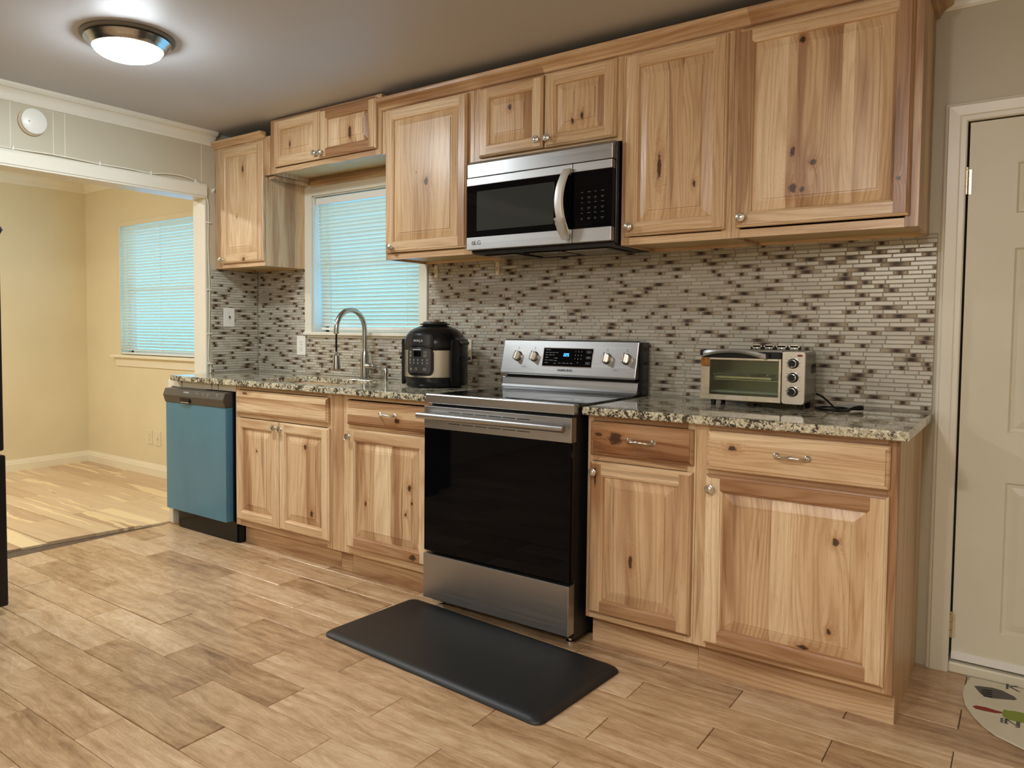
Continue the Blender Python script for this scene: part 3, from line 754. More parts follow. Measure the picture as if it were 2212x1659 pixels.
# ---- upper cabinets, left to right
c = thing('wall_cabinet', 'narrow knotty hickory wall cabinet in the left corner beside the sink window', 'cabinet', (-4.107, -.16, ZU+.015), 'hickory wall cabinets')
frame_body(-4.341, -3.871, 1.560, 2.300, YU, c, WU, (.058, .045), tones=(.5, .45, .45), side_r=.45)
mb = MB()
d = cab_door('door', -4.265, -3.866+.0, 1.588, 2.274, YU-.001, c, WU, (.35, .35, .3, .3), ((1., .34),))
knob(d, -4.245, YU-.021, 1.612)
mb = MB(); cp_ = [(0,0),(-.004,.002),(-.010,.004),(-.014,.012),(-.026,.022),(-.036,.027),(-.040,.034),(-.040,.040),(0,.040)]
mb.cur = (.45, 1., seed()); mb.prism([(YU+a, 2.288+b) for a, b in cp_], 'x', -4.341, -3.855)
mb.build('crown_moulding', WU, c)

c = thing('wall_cabinet', 'short two-door hickory wall cabinet bridging over the sink window', 'cabinet', (-3.385, -.16, 2.08), 'hickory wall cabinets')
frame_body(-3.812, -2.948, 2.080, 2.382, YU, c, WU, (.045, .045), .022, .028, tones=(.5, .45, .55), recess=.022)
d = cab_door('door', -3.764, -3.388, 2.112, 2.366, YU-.001, c, WU, (.3, .3, .35, .15), ((.5, .4), (.5, .5))); knob(d, -3.408, YU-.021, 2.140)
d = cab_door('door', -3.384, -2.974, 2.110, 2.366, YU-.001, c, WU, (.2, .3, .7, .8), ((.3, .2), (.42, .45), (.18, .25), (.10, .8))); knob(d, -3.363, YU-.021, 2.138)
mb = MB(); mb.cur = (.5, 0., seed()); mb.box(-3.869, -3.813, YU-.002, YU+.012, 2.078, 2.300); mb.cur = (.5, 0., seed()); mb.box(-3.860, -3.813, -.30, -.02, 2.062, 2.078); mb.build('filler_strip', WU, c)
mb = MB(); mb.cur = (.65, 0., seed()); mb.box(-2.947, -2.918, YU+.006, YU+.018, 2.078, 2.300); mb.build('filler_strip', WU, c)
mb = MB(); mb.cur = (.45, 1., seed()); mb.box(-3.79, -2.95, -.045, -.006, 2.050, 2.079); mb.build('hanging_rail', WU, c)

c = thing('wall_cabinet', 'tall hickory wall cabinet left of the microwave with one knot in mid panel', 'cabinet', (-2.645, -.16, ZU), 'hickory wall cabinets')
frame_body(-2.916, -2.372, ZU, ZT, YU, c, WU, (.035, .05), tones=(.5, .6, .45))
d = cab_door('door', -2.906, -2.402, 1.578, 2.283, YU-.001, c, WU, (.5, .55, .25, .2), ((1., .28),)); knob(d, -2.862, YU-.021, 1.603)

c = thing('wall_cabinet', 'short two-door hickory wall cabinet directly above the microwave', 'cabinet', (-2.005, -.16, 1.96), 'hickory wall cabinets')
frame_body(-2.371, -1.641, 1.958, ZT, YU, c, WU, (.04, .045), .018, .018, tones=(.55, .5, .4), under=None)
d = cab_door('door', -2.334, -2.000, 1.976, 2.284, YU-.001, c, WU, (.25, .2, .55, .5), ((.42, .4), (.58, .55))); knob(d, -2.021, YU-.021, 2.010)
d = cab_door('door', -1.992, -1.662, 1.974, 2.284, YU-.001, c, WU, (.4, .35, .45, .5), ((.38, .35), (.5, .5), (.12, .6))); knob(d, -1.969, YU-.021, 2.010)

c = thing('wall_cabinet', 'tall single-door hickory wall cabinet immediately right of the microwave, dark split in panel', 'cabinet', (-1.42, -.16, ZU-.005), 'hickory wall cabinets')
frame_body(-1.640, -1.206, ZU-.006, ZT, YU, c, WU, (.035, .035), tones=(.35, .4, .35))
d = cab_door('door', -1.620, -1.224, 1.572, 2.282, YU-.001, c, WU, (.5, .45, .35, .4), ((.22, .4), (.4, .45), (.38, .40))); knob(d, -1.592, YU-.021, 1.607)

c = thing('wall_cabinet', 'widest hickory wall cabinet at the right end, above the toaster oven, with several knots', 'cabinet', (-.92, -.16, ZU-.005), 'hickory wall cabinets')
frame_body(-1.205, -.618, ZU-.006, ZT, YU, c, WU, (.03, .038), tones=(.4, .7, .45), side_r=.5)
d = cab_door('door', -1.186, -.642, 1.575, 2.280, YU-.001, c, WU, (.6, .75, .25, .3), ((.26, .30), (.075, .3), (.32, .72), (.085, .12), (.26, .35))); knob(d, -1.161, YU-.021, 1.608)

# crown along the tops of the four right-hand cabinets
mb = MB(); mb.cur = (.55, 1., seed())
cp2 = [(0,0),(-.006,.001),(-.012,.004),(-.016,.014),(-.030,.026),(-.044,.032),(-.050,.037),(-.052,.046),(-.052,.052),(0,.052)]
segs = [(-2.945, -2.0, .5), (-2.0, -1.15, .55), (-1.15, -.60, .55)]
for a, b, tn in segs:
    mb.cur = (tn, 1., seed()); mb.prism([(YU+p, 2.290+q) for p, q in cp2], 'x', a, b)
# return on the right end
mb.prism([(-.618-p, 2.290+q) for p, q in cp2][::-1], 'y', YU-.0, -.01)
o = mb.build('crown_moulding', WU); tag(o, 'long hickory crown moulding running along the cabinet tops over the microwave', 'moulding')

# ---- base cabinets
ZC = .884
c = thing('base_cabinet', 'hickory sink base cabinet with two narrow doors right of the dishwasher', 'cabinet', (-3.386, -.3, 0.), 'hickory base cabinets')
frame_body(-3.766, -3.006, .114, ZC, YB, c, WL, (.035, .035), .022, .035, mids=((.712, .735),), tones=(.3, .3, .55), under=None, toe=.0)
slab_front('false_drawer_front', -3.746, -3.020, .737, .860, YB-.001, c, WL, ((.42, .25), (.36, .62), (.22, .3)))
d = cab_door('door', -3.746, -3.392, .150, .709, YB-.001, c, WL, (.3, .25, .3, .4), ((.35, .45), (.65, .5))); knob(d, -3.412, YB-.021, .680)
d = cab_door('door', -3.386, -3.014, .152, .709, YB-.001, c, WL, (.25, .25, .3, .3), ((.6, .48), (.4, .5))); knob(d, -3.365, YB-.021, .678)

c = thing('base_cabinet', 'hickory base cabinet between sink cabinet and range with drawer over wide door', 'cabinet', (-2.69, -.3, 0.), 'hickory base cabinets')
frame_body(-2.926, -2.368, .114, ZC, YB, c, WL, (.03, .03), .022, .035, mids=((.722, .742),), tones=(.3, .35, .5), under=None, toe=.0)
mb = MB(); mb.cur = (.45, 0., seed()); mb.box(-3.004, -2.928, YB+.001, YB+.018, .114, ZC); mb.build('filler_strip', WL, c)
mb = MB(); mb.cur = (.6, 1., seed()); mb.box(-3.004, -2.928, YB+.062, YB+.075, 0, .114); mb.build('toe_kick', WL, c)
s_ = slab_front('drawer', -2.893, -2.382, .745, .857, YB-.001, c, WL, ((.40, .62), (.34, .2), (.26, .55))); pull(s_, -2.625, YB-.021, .806)
d = cab_door('door', -2.893, -2.382, .152, .722, YB-.001, c, WL, (.2, .3, .5, .5), ((.32, .6), (.26, .12), (.42, .62)), .060); knob(d, -2.873, YB-.021, .686)

c = thing('base_cabinet', 'narrow hickory base cabinet right of the range with a dark knotty drawer', 'cabinet', (-1.42, -.3, 0.), 'hickory base cabinets')
frame_body(-1.626, -1.216, .114, ZC, YB, c, WL, (.022, .03), .022, .035, mids=((.713, .735),), tones=(.5, .3, .6), under=None, toe=.0)
s_ = slab_front('drawer', -1.608, -1.222, .737, .861, YB-.001, c, WL, ((.6, 1.02), (.4, .82))); pull(s_, -1.408, YB-.021, .801)
d = cab_door('door', -1.608, -1.222, .141, .712, YB-.001, c, WL, (.45, .5, .35, .65), ((1., .52),)); knob(d, -1.588, YB-.021, .674)

c = thing('base_cabinet', 'widest hickory base cabinet at the right end beside the door casing', 'cabinet', (-.915, -.3, 0.), 'hickory base cabinets')
frame_body(-1.215, -.614, .114, ZC, YB, c, WL, (.045, .030), .022, .035, mids=((.713, .735),), tones=(.3, .72, .6), under=None, toe=.0, side_r=.42)
s_ = slab_front('drawer', -1.176, -.636, .733, .863, YB-.001, c, WL, ((.52, .30), (.26, .55), (.22, .2))); pull(s_, -.905, YB-.021, .802)
d = cab_door('door', -1.176, -.636, .136, .715, YB-.001, c, WL, (.22, .22, .78, .62), ((.37, .6), (.135, .12), (.5, .55)), .058); knob(d, -1.156, YB-.021, .670)

# ------------------------------------------------------------------ countertops, sink, backsplash
mb = MB()
sink = rrect(-3.700, -3.052, -.560, -.160, .10, 8)
plate(mb, [(XL+.004, -.648), (-2.363, -.648), (-2.363, -.003), (XL+.004, -.003)], [sink], ZC, .914)
o = mb.build('countertop', 'granite', bevel=.004, seg=3); tag(o, 'long speckled granite countertop with the sink cut into it', 'countertop', 'granite countertops')
mb = MB(); mb.box(-1.636, -.587, -.648, -.003, ZC, .914)
o = mb.build('countertop', 'granite', bevel=.005, seg=3); tag(o, 'shorter speckled granite countertop under the toaster oven', 'countertop', 'granite countertops')
mb = MB(); mb.smooth = True
levels = [(0, ZC-.0005), (.002, ZC-.02), (.004, .74), (.03, .705), (.10, .698)]
ringsS = []
for o_, z in levels:
    p = rrect(-3.700-.004+o_, -3.052+.004-o_, -.560-.004+o_, -.160+.004-o_, max(.10-o_, .02), 8); ringsS.append(mb.add([(a, b, z) for a, b in p]))
n = 36
for A, B in zip(ringsS, ringsS[1:]):
    for k in range(n): j = (k+1) % n; mb.face([A+k, A+j, B+j, B+k])
mb.face([ringsS[-1]+k for k in range(n)])
o = mb.build('sink', M['steel']); tag(o, 'stainless undermount sink basin below the arched faucet', 'sink')
mb = MB(); mb.lathe([(0,0),(.040,0),(.042,.003),(.03,.0035),(.028,.001),(0,.001)], (-3.376, -.36, .699), 'z', 24); mb.build('drain', 'chrome', o)

# mosaic backsplash
def mosaic(mb, u0, u1, z0, z1, place, rows_from, skip, rgs):
    pitch, g, e, th = .01566, .0014, .0010, .0046
    rg = random.Random(rgs); k = 0; z = rows_from; last = []
    while z > z0:
        zt = min(z, z1); zb = max(z-pitch, z0)
        u = u0-rg.uniform(0, .14); cur = []; since = rg.choice([0, 1, 2])
        pl = False
        while u < u1:
            L = .0920 if (rg.random() < .52 and not (pl and rg.random() < .35)) else .0445
            pl = L > .06
            a, b = max(u, u0), min(u+L, u1); u += L
            since += 1; mid = (a+b)/2
            near = sum(abs(mid-q) < .055 for q in last)
            dark = rg.random() < (0, .08, .22, .40, .7, 1.)[min(since, 5)]*(.35 if near else 1.)
            if dark: since = 0; cur.append(mid)
            if b-a < .006 or zt-zb < .006: continue
            if skip(a, b, zb, zt): continue
            tone = rg.random(); sd = rg.random()
            mb.mat = 1 if dark else 0
            A, B, C, D = a+g, b-g, zb+g, zt-g
            base = [(A,C),(B,C),(B,D),(A,D)]; top = [(A+e,C+e),(B-e,C+e),(B-e,D-e),(A+e,D-e)]
            uvs = [(0,0,sd),(1,0,sd),(1,1,sd),(0,1,sd)]
            i = mb.add([place(x, 0., zz) for x, zz in base]+[place(x, th-e, zz) for x, zz in base]+[place(x, th, zz) for x, zz in top])
            for c_ in range(4):
                d_ = (c_+1) % 4
                mb.face([i+c_, i+d_, i+4+d_, i+4+c_], tuv=[uvs[c_], uvs[d_], uvs[d_], uvs[c_]], ta=(dark, tone, 0))
                mb.face([i+4+c_, i+4+d_, i+8+d_, i+8+c_], tuv=[uvs[c_], uvs[d_], uvs[d_], uvs[c_]], ta=(dark, tone, 0))
            mb.face([i+8, i+9, i+10, i+11], tuv=uvs, ta=(dark, tone, 0))
        z -= pitch; k += 1; last = cur
BS1 = -.590
mb = MB(); mb.mat = 2
def holeskip(a, b, zb, zt):
    if zt > 1.140 and b > -3.874 and a < -2.898: return True
    return False
for a, b, c_, d_ in ((XL, -3.874, .914, 1.562), (-3.874, -2.898, .914, 1.141), (-2.898, BS1, .914, 1.548)): mb.box(a, b, -.0045, -.0006, c_, d_)
mosaic(mb, XL+.008, -3.875, .9145, 1.560, lambda x, y, z: (x, -.003-y, z), 1.562, lambda *a: False, 11)
mosaic(mb, -3.873, -2.899, .9145, 1.140, lambda x, y, z: (x, -.003-y, z), 1.146, lambda *a: False, 12)
mosaic(mb, -2.897, BS1, .9145, 1.546, lambda x, y, z: (x, -.003-y, z), 1.562, lambda *a: False, 13)
o = mb.build('tile_backsplash', ['tile_glass', 'tile_brown', 'tile_grout']); tag(o, 'glass and brown mosaic backsplash along the back wall behind the counters', 'backsplash', 'mosaic backsplashes')
mb = MB(); mb.mat = 2; mb.box(XL+.0006, XL+.0045, -.366, -.008, .914, 1.556)
mosaic(mb, -.366, -.009, .9145, 1.556, lambda x, y, z: (XL+.003+y, x, z), 1.562, lambda *a: False, 14)
o = mb.build('tile_backsplash', ['tile_glass', 'tile_brown', 'tile_grout']); tag(o, 'narrow grey mosaic backsplash on the left stub wall behind the light switch', 'backsplash', 'mosaic backsplashes')
# ------------------------------------------------------------------ faucet, soap dispenser
f = thing('faucet', 'arched brushed nickel pull-down faucet with spray head hanging on its black hose', 'faucet', (-3.300, -.080, .914))
fx, fy = -3.300, -.080
mb = MB(); mb.lathe([(0,0),(.029,0),(.030,.003),(.030,.007),(.028,.009),(.0245,.011),(.0245,.105),(.0230,.120),(.0220,.145),(.0180,.160),(.0160,.170),(0,.170)], (fx, fy, .914), 'z', 32); mb.build('faucet_body', 'faucet', f)
mb = MB(); path = [(fx, fy, 1.075), (fx, fy, 1.12), (fx, fy, 1.165)]
Rr_ = .110; zc_ = 1.190
for k in range(0, 25):
    a = R_(180*k/24); path.append((fx, fy-Rr_+Rr_*math.cos(a), zc_+Rr_*math.sin(a)))
path += [(fx, fy-2*Rr_, 1.168)]
mb.tube(path, .0145, 20); mb.build('spout', 'faucet', f)
mb = MB(); yh = fy-2*Rr_
mb.tube([(fx, yh, 1.17), (fx, yh-.001, 1.12), (fx, yh, 1.070)], .0058, 12); mb.build('hose', 'black', f)
mb = MB(); mb.lathe([(0,.105),(.007,.105),(.008,.096),(.006,.092),(.0165,.085),(.0190,.06),(.0225,.02),(.0230,.004),(.021,0),(0,.0)], (fx, yh, .966), 'z', 28)
sp = mb.build('spray_head', 'faucet', f)
mb = MB(); mb.box(fx-.024, fx-.015, yh-.006, yh+.008, .992, 1.032); mb.build('spray_button', 'black', sp, bevel=.003)
mb = MB(); zl = .986
mb.lathe([(0,0),(.0165,0),(.0170,.002),(.0170,.030),(.0160,.031),(.0160,.033),(.0172,.034),(.0172,.066),(.0155,.069),(0,.069)], (fx+.008, fy-.004, zl), 'x', 28)
mb.tube([(fx+.060, fy-.004, zl+.012), (fx+.052, fy-.006, zl+.075)], [.0065, .0042], 12); mb.build('lever', 'faucet', f)
f = thing('soap_dispenser', 'small brushed nickel soap dispenser cap right of the faucet', 'soap dispenser', (-3.125, -.095, .914))
mb = MB(); mb.lathe([(0,0),(.019,0),(.019,.003),(.0125,.005),(.0115,.030),(.0145,.032),(.0148,.050),(.013,.060),(.009,.066),(0,.068)], (-3.125, -.095, .914), 'z', 24); mb.build('dispenser_body', 'faucet', f)
mb = MB(); mb.tube([(-3.125, -.095, .966), (-3.127, -.118, .968), (-3.128, -.132, .962)], [.0055, .0045, .0035], 10); mb.build('nozzle', 'faucet', f)

# ------------------------------------------------------------------ outlets and switches
def outlet(name, label, cat, c, axis, w=.074, h=.118, kind='duplex', mat='white_plastic', group=None):
    """c = centre on the wall surface; axis 'y' faces -y, 'x' faces +x"""
    t = thing(name, label, cat, c, group)
    def PB(mbb, a0, a1, d0, d1, z0, z1):
        if axis == 'y': mbb.box(c[0]+a0, c[0]+a1, c[1]-d1, c[1]-d0, c[2]+z0, c[2]+z1)
        else: mbb.box(c[0]+d0, c[0]+d1, c[1]+a0, c[1]+a1, c[2]+z0, c[2]+z1)
    mb = MB(); PB(mb, -w/2, w/2, 0, .0055, -h/2, h/2); mb.build('cover_plate', mat, t, bevel=.0025)
    if kind == 'duplex':
        for s in (-1, 1):
            mb = MB(); PB(mb, -.0165, .0165, .005, .0075, s*.0195-.0145, s*.0195+.0145); rc = mb.build('receptacle', mat, t, bevel=.002)
            mb = MB()
            for q in (-.0065, .0065): PB(mb, q-.001, q+.001, .0075, .0078, s*.0195-.001, s*.0195+.008)
            PB(mb, -.002, .002, .0075, .0078, s*.0195-.010, s*.0195-.006); mb.build('slots', 'print_dark', rc)
    elif kind == 'switch':
        mb = MB(); PB(mb, -.0045, .0045, .005, .0065, -.012, .012); mb.build('slot', 'print_grey', t)
        mb = MB(); PB(mb, -.003, .003, .006, .016, -.001, .008); mb.build('toggle', 'black' if mat == 'white_plastic' else mat, t, bevel=.001)
    for s in ((-1, 1) if kind != 'duplex' else (0,)):
        mb = MB(); PB(mb, -.0025, .0025, .0055, .0065, s*.030-.0025, s*.030+.0025); mb.build('screw', 'print_grey', t, bevel=.0006)
    return t
outlet('light_switch', 'white toggle switch plate on the mosaic of the left stub wall', 'switch', (XL+.0075, -.236, 1.262), 'x', .082, .120, 'switch')
outlet('wall_outlet', 'white duplex outlet on the mosaic left of the sink window sill', 'outlet', (-3.912, -.0075, 1.089), 'y', .080, .119)
outlet('wall_outlet', 'cream duplex outlet on the mosaic, half hidden behind the pressure cooker', 'outlet', (-2.640, -.0075, 1.087), 'y', .074, .115, mat='cream_plastic')
outlet('wall_outlet', 'cream duplex outlet low on the dining room wall under the window, left of the pair', 'outlet', (-5.885, DY, .318), 'y', .078, .115, mat='cream_plastic')
outlet('wall_jack', 'cream plate with a small jack low on the dining room wall, right of the pair', 'wall plate', (-5.765, DY, .312), 'y', .076, .115, 'switch', mat='cream_plastic')
# four uncovered receptacles above the toaster oven
t = thing('uncovered_outlet', 'gang of four outlets without cover plate above and behind the toaster oven', 'outlet', (-1.12, -.0075, 1.04))
mb = MB(); mb.box(-1.214, -1.026, -.012, -.0075, 1.062, 1.140); mb.build('wall_box', 'black', t)
for k in range(4):
    x = -1.190+k*.0467
    mb = MB(); mb.box(x-.012, x+.012, -.021, -.012, 1.050, 1.118); rc = mb.build('receptacle', 'white_plastic', t, bevel=.002)
    mb = MB(); mb.box(x-.001, x+.001, -.0214, -.0209, 1.096, 1.106); mb.box(x-.005, x-.003, -.0214, -.0209, 1.096, 1.105); mb.build('slots', 'print_dark', rc)
    mb = MB(); mb.prism(rrect(x-.015, x+.015, 1.118, 1.146, .006, 3), 'y', -.0165, -.0145); mb.lathe([(0,0),(.004,0),(.004,.002),(0,.003)], (x, -.0165, 1.130), 'y', 10, flip=True)
    mb.box(x-.020, x+.020, -.0165, -.0150, 1.136, 1.142); mb.build('mounting_yoke', 'chrome', t)

# hooks
for k, (x, lab) in enumerate(((-2.842, 'cream adhesive hook on the mosaic beside the window casing'), (-2.447, 'cream adhesive hook on the mosaic under the cabinet left of the microwave'))):
    h = thing('adhesive_hook', lab, 'hook', (x, -.0075, 1.467), 'adhesive hooks')
    mb = MB(); mb.prism(rrect(x-.011, x+.011, 1.468, 1.538, .0108, 5), 'y', -.013, -.0075); mb.build('hook_base', 'cream_plastic', h, bevel=.002)
    mb = MB(); mb.tube([(x, -.013, 1.500), (x, -.022, 1.492), (x, -.026, 1.502), (x, -.025, 1.510)], .003, 8); mb.build('hook_arm', 'cream_plastic', h)

# ------------------------------------------------------------------ microwave
mw = thing('microwave', 'stainless over-the-range microwave with black glass window and film-wrapped handle', 'microwave', (-2.008, -.2, 1.545))
a, b = -2.362, -1.652; yf = -.392
mb = MB(); mb.box(a+.004, b+.006, yf+.035, -.004, 1.548, 1.950); mb.build('case', 'black', mw, bevel=.003)
mb = MB(); mb.prism([(yf+.004, 1.880), (yf+.004, 1.938), (yf+.010, 1.950), (yf+.040, 1.956), (yf+.040, 1.880)], 'x', a, b); mb.build('vent_grille', 'steel', mw, bevel=.002)
xd = -1.828
# door: steel frame with window opening, glass inset
mb = MB(); z0, z1 = 1.556, 1.877
mb.box(a, xd, yf, yf+.035, 1.842, z1); mb.box(a, xd, yf, yf+.035, z0, 1.612)
dm = mb.build('door', 'steel_light', mw, bevel=.002)
mb = MB(); mb.box(a, xd, yf+.002, yf+.034, 1.612, 1.842); gl = mb.build('door_glass', 'black_glass', dm)
t = NT('microwave_screen'); t.p(col=sr(44, 50, 50), rough=.06, spec=.6); M['mwscreen'] = t.mat
mb = MB(); mb.box(a+.055, xd-.085, yf+.0012, yf+.003, 1.640, 1.815); mb.build('window_screen', 'mwscreen', dm)
text('LG', .026, (a+.062, yf-.0003, 1.586), 'print_dark', dm, 'logo_letters', 1.15)
mb = MB(); mb.lathe([(0,0),(.0100,0),(.0100,.0006),(0,.0006)], (a+.038, yf, 1.586), 'y', 24, flip=True); mb.build('logo_disc', 'print_grey', dm)
mb = MB(); mb.tube([(a+.038+.0068*math.cos(R_(q)), yf-.0008, 1.586+.0068*math.sin(R_(q))) for q in range(60, 361, 20)], .0008, 5); mb.box(a+.0375, a+.0385, yf-.0012, yf-.0006, 1.580, 1.591); mb.build('logo_ring', 'print_dark', dm)
mb = MB(); mb.box(xd+.003, b, yf+.001, yf+.034, 1.842, z1); mb.build('control_panel_trim', 'steel_light', mw, bevel=.002); mb = MB(); mb.box(xd+.003, b, yf+.001, yf+.034, z0, 1.612); cpn = mb.build('control_panel_trim', 'steel_light', mw, bevel=.002)
mb = MB(); mb.box(xd+.003, b, yf+.003, yf+.033, 1.612, 1.842); cpl = mb.build('control_panel', 'black_glass', mw)
mb = MB(); rg = random.Random(2)
for r_ in range(6):
    for q in range(4):
        x = xd+.040+q*.030; z = 1.756-r_*.021
        mb.box(x, x+.010+.003*(q % 2), yf+.0024, yf+.0031, z, z+.0022); 
        if r_ % 2: mb.box(x+.002, x+.009, yf+.0024, yf+.0031, z-.005, z-.0035)
mb.build('key_legends', plain('faint_key_print', (.10, .10, .10), .5), cpl)
# handle: wide curved strap, clear film crumpled at its lower end
mb = MB(); mb.smooth = True; pts = []; xh = -1.858; n = 22
for k in range(n+1):
    u = k/n; z = 1.858-(1.858-1.590)*u; bow = math.sin(math.pi*min(1, max(0, u)))
    y = yf-.010-.036*bow**.7; x = xh+.012-.020*bow; w = .0195+.0015*math.sin(u*3.1)
    th = .006
    pts.append((x, y, z, w, th))
prev = None
for (x, y, z, w, th) in pts:
    i = mb.add([(x-w, y+.004, z), (x-w*.7, y-th*.6, z), (x, y-th, z), (x+w*.7, y-th*.6, z), (x+w, y+.004, z), (x+w*.7, y+th, z), (x-w*.7, y+th, z)])
    if prev is not None:
        for q in range(7): j = (q+1) % 7; mb.face([prev+q, prev+j, i+j, i+q])
    else: mb.face([i+q for q in range(7)])
    prev = i
mb.face([prev+q for q in range(7)][::-1])
mb.smooth = False; mb.box(xh+.000, xh+.022, yf-.012, yf+.002, 1.835, 1.860); mb.box(xh+.000, xh+.022, yf-.012, yf+.002, 1.588, 1.612)
hd = mb.build('handle', plain('handle_satin_metal', (.80, .78, .73), .42, .7, .05), dm)
t = NT('crumpled_clear_film'); t.p(col=sr(235, 230, 215), rough=.18, trans=.55, ior=1.3, spec=.6); t.bump(t.noise(t.pos(), 130., 3, .6, 1.5), 1., .006); M['film'] = t.mat
mb = MB(); mb.smooth = True; rg = random.Random(4); prev = None
for k in range(9):
    u = k/8; z = 1.655-.085*u; bow = math.sin(math.pi*(1.858-z)/(1.858-1.575)) if z > 1.58 else .05
    y = yf-.014-.036*max(0, bow)**.7; x = xh+.012-.020*max(0, bow); w = .024-.005*u
    i = mb.add([(x+w*math.cos(q*math.pi/5)*(1+rg.uniform(-.12, .16)), y+(.013)*math.sin(q*math.pi/5)*(1+rg.uniform(-.15, .25)), z+rg.uniform(-.002, .002)) for q in range(10)])
    if prev is not None:
        for q in range(10): j = (q+1) % 10; mb.face([prev+q, prev+j, i+j, i+q])
    prev = i
mb.build('protective_film', 'film', hd)
# underside
mb = MB(); mb.box(a+.01, b, yf+.035, -.01, 1.540, 1.549); mb.build('underside_plate', 'black_matte', mw)
for (x0, x1, y0, y1) in ((a+.06, a+.21, -.30, -.10), (b-.25, b-.06, -.30, -.10)):
    mb = MB(); mb.box(x0-.012, x1+.012, y0-.012, y1+.012, 1.5345, 1.540); fr = mb.build('filter_frame', 'black', mw)
    mb = MB()
    for k in range(14): yy = y0+(y1-y0)*(k+.5)/14; mb.box(x0, x1, yy-.004, yy+.004, 1.5325, 1.5345)
    mb.build('grease_filter', 'nickel', fr)
mb = MB(); mb.box(-2.11, -1.93, -.31, -.12, 1.535, 1.540); mb.build('light_lens', 'black_glass', mw)

# ------------------------------------------------------------------ range
rg_ = thing('range', 'freestanding stainless electric range with black glass oven door and blue clock digits', 'range', (-1.985, -.35, 0.))
a, b = -2.352, -1.645
mb = MB(); mb.box(a+.008, b-.006, -.655, -.02, .03, .906); mb.build('body', 'black_matte', rg_)
# cooktop: thin glass in steel rim
mb = MB(); mb.box(a+.003, b-.003, -.650, -.115, .906, .920); mb.build('cooktop', 'cooktop', rg_, bevel=.0015)
t = NT('burner_print'); t.p(col=(.03, .03, .03), rough=.15); M['burner'] = t.mat
for (x, y, r) in ((-2.18, -.50, .095), (-1.82, -.50, .105), (-2.18, -.25, .075), (-1.82, -.25, .075)):
    mb = MB()
    for q in (1., .62): mb.lathe([(r*q-.0012, 0), (r*q-.0012, .0003), (r*q, .0003), (r*q, 0)], (x, y, .9200), 'z', 48)
    mb.build('burner_ring', 'burner', rg_)
mb = MB(); mb.prism([(-.688, .886), (-.690, .920), (-.687, .9245), (-.650, .9235), (-.650, .884)], 'x', a, b); mb.build('front_trim', 'steel', rg_, bevel=.0012)
# cove under the control panel
mb = MB(); mb.prism([(-.150, .9205), (-.142, .923), (-.128, .928), (-.121, .938), (-.115, .972), (-.100, .976), (-.06, .976), (-.06, .9205)], 'x', a+.012, b-.004); mb.build('cove', 'steel', rg_, bevel=.002)
# vent gap + control panel (leaning back)
mb = MB(); mb.box(a+.03, b-.02, -.105, -.03, .970, .995); mb.build('vent_slot', 'black', rg_)
mb = MB(); mb.prism([(-.138, .992), (-.100, 1.146), (-.092, 1.152), (-.030, 1.152), (-.030, .986), (-.134, .986)], 'x', a+.010, b-.006)
pn = mb.build('control_panel', 'steel', rg_, bevel=.004)
mb = MB(); mb.box(b-.006, b+.010, -.098, -.028, .92, 1.146); mb.build('panel_end_cap', 'black', rg_, bevel=.003)
lean = math.atan2(.038, .154)
def onp(x, z, off=0.):   # point on the leaning panel face at height z
    y = -.138+(z-.992)*.038/.154
    return (x, y-off*math.cos(lean), z+off*math.sin(lean)*0)
def prect(mb, x0, x1, z0, z1, off0, off1):
    i = mb.add([onp(x0, z0, off0), onp(x1, z0, off0), onp(x1, z1, off0), onp(x0, z1, off0), onp(x0, z0, off1), onp(x1, z0, off1), onp(x1, z1, off1), onp(x0, z1, off1)])
    for q in ((0,3,2,1),(4,5,6,7),(0,1,5,4),(1,2,6,5),(2,3,7,6),(3,0,4,7)): mb.face([i+k for k in q])
cx0, cx1, cz0, cz1 = -2.113, -1.862, 1.033, 1.113
mb = MB(); prect(mb, cx0-.003, cx1+.003, cz0-.003, cz1+.003, -.001, .0012); mb.build('display_bezel', 'chrome', pn)
mb = MB(); prect(mb, cx0, cx1, cz0, cz1, -.001, .002); ds = mb.build('display_glass', 'black_glass', pn)
rot = (math.pi/2-lean, 0, 0)
def ptext(body, size, x, z, mat, par, name, sx=1., bold=0., off=.0023): return text(body, size, onp(x, z, off), mat, par, name, sx, .0002, rot=rot, bold=bold)
ptext('SAMSUNG', .0135, (-2.352-1.645)/2+.005, 1.014, 'print_dark', pn, 'brand_lettering', 1.25, .0004, .0006)
# seven segment digits 2 2 5
segm = {'2': 'abged', '5': 'afgcd'}
def seg7(mb, x, z, h, ch):
    w = h*.52; t_ = h*.13; G = {'a': (0, w, h-t_, h), 'g': (0, w, h/2-t_/2, h/2+t_/2), 'd': (0, w, 0, t_), 'f': (0, t_, h/2, h), 'b': (w-t_, w, h/2, h), 'e': (0, t_, 0, h/2), 'c': (w-t_, w, 0, h/2)}
    for s in segm[ch]: q = G[s]; prect(mb, x+q[0], x+q[1], z+q[2], z+q[3], .002, .0026)
mb = MB()
for k, ch in enumerate('225'): seg7(mb, -2.0075+k*.0098, 1.078, .0135, ch)
mb.build('clock_digits', 'display', ds)
for r_, row in enumerate(('123', '456', '789', ' 0')):
    for q, ch in enumerate(row):
        if ch != ' ': ptext(ch, .0066, -1.948+q*.0150+.0, 1.1005-r_*.0165, 'print_white', ds, 'keypad_numeral')
mb = MB(); rr2 = random.Random(8)
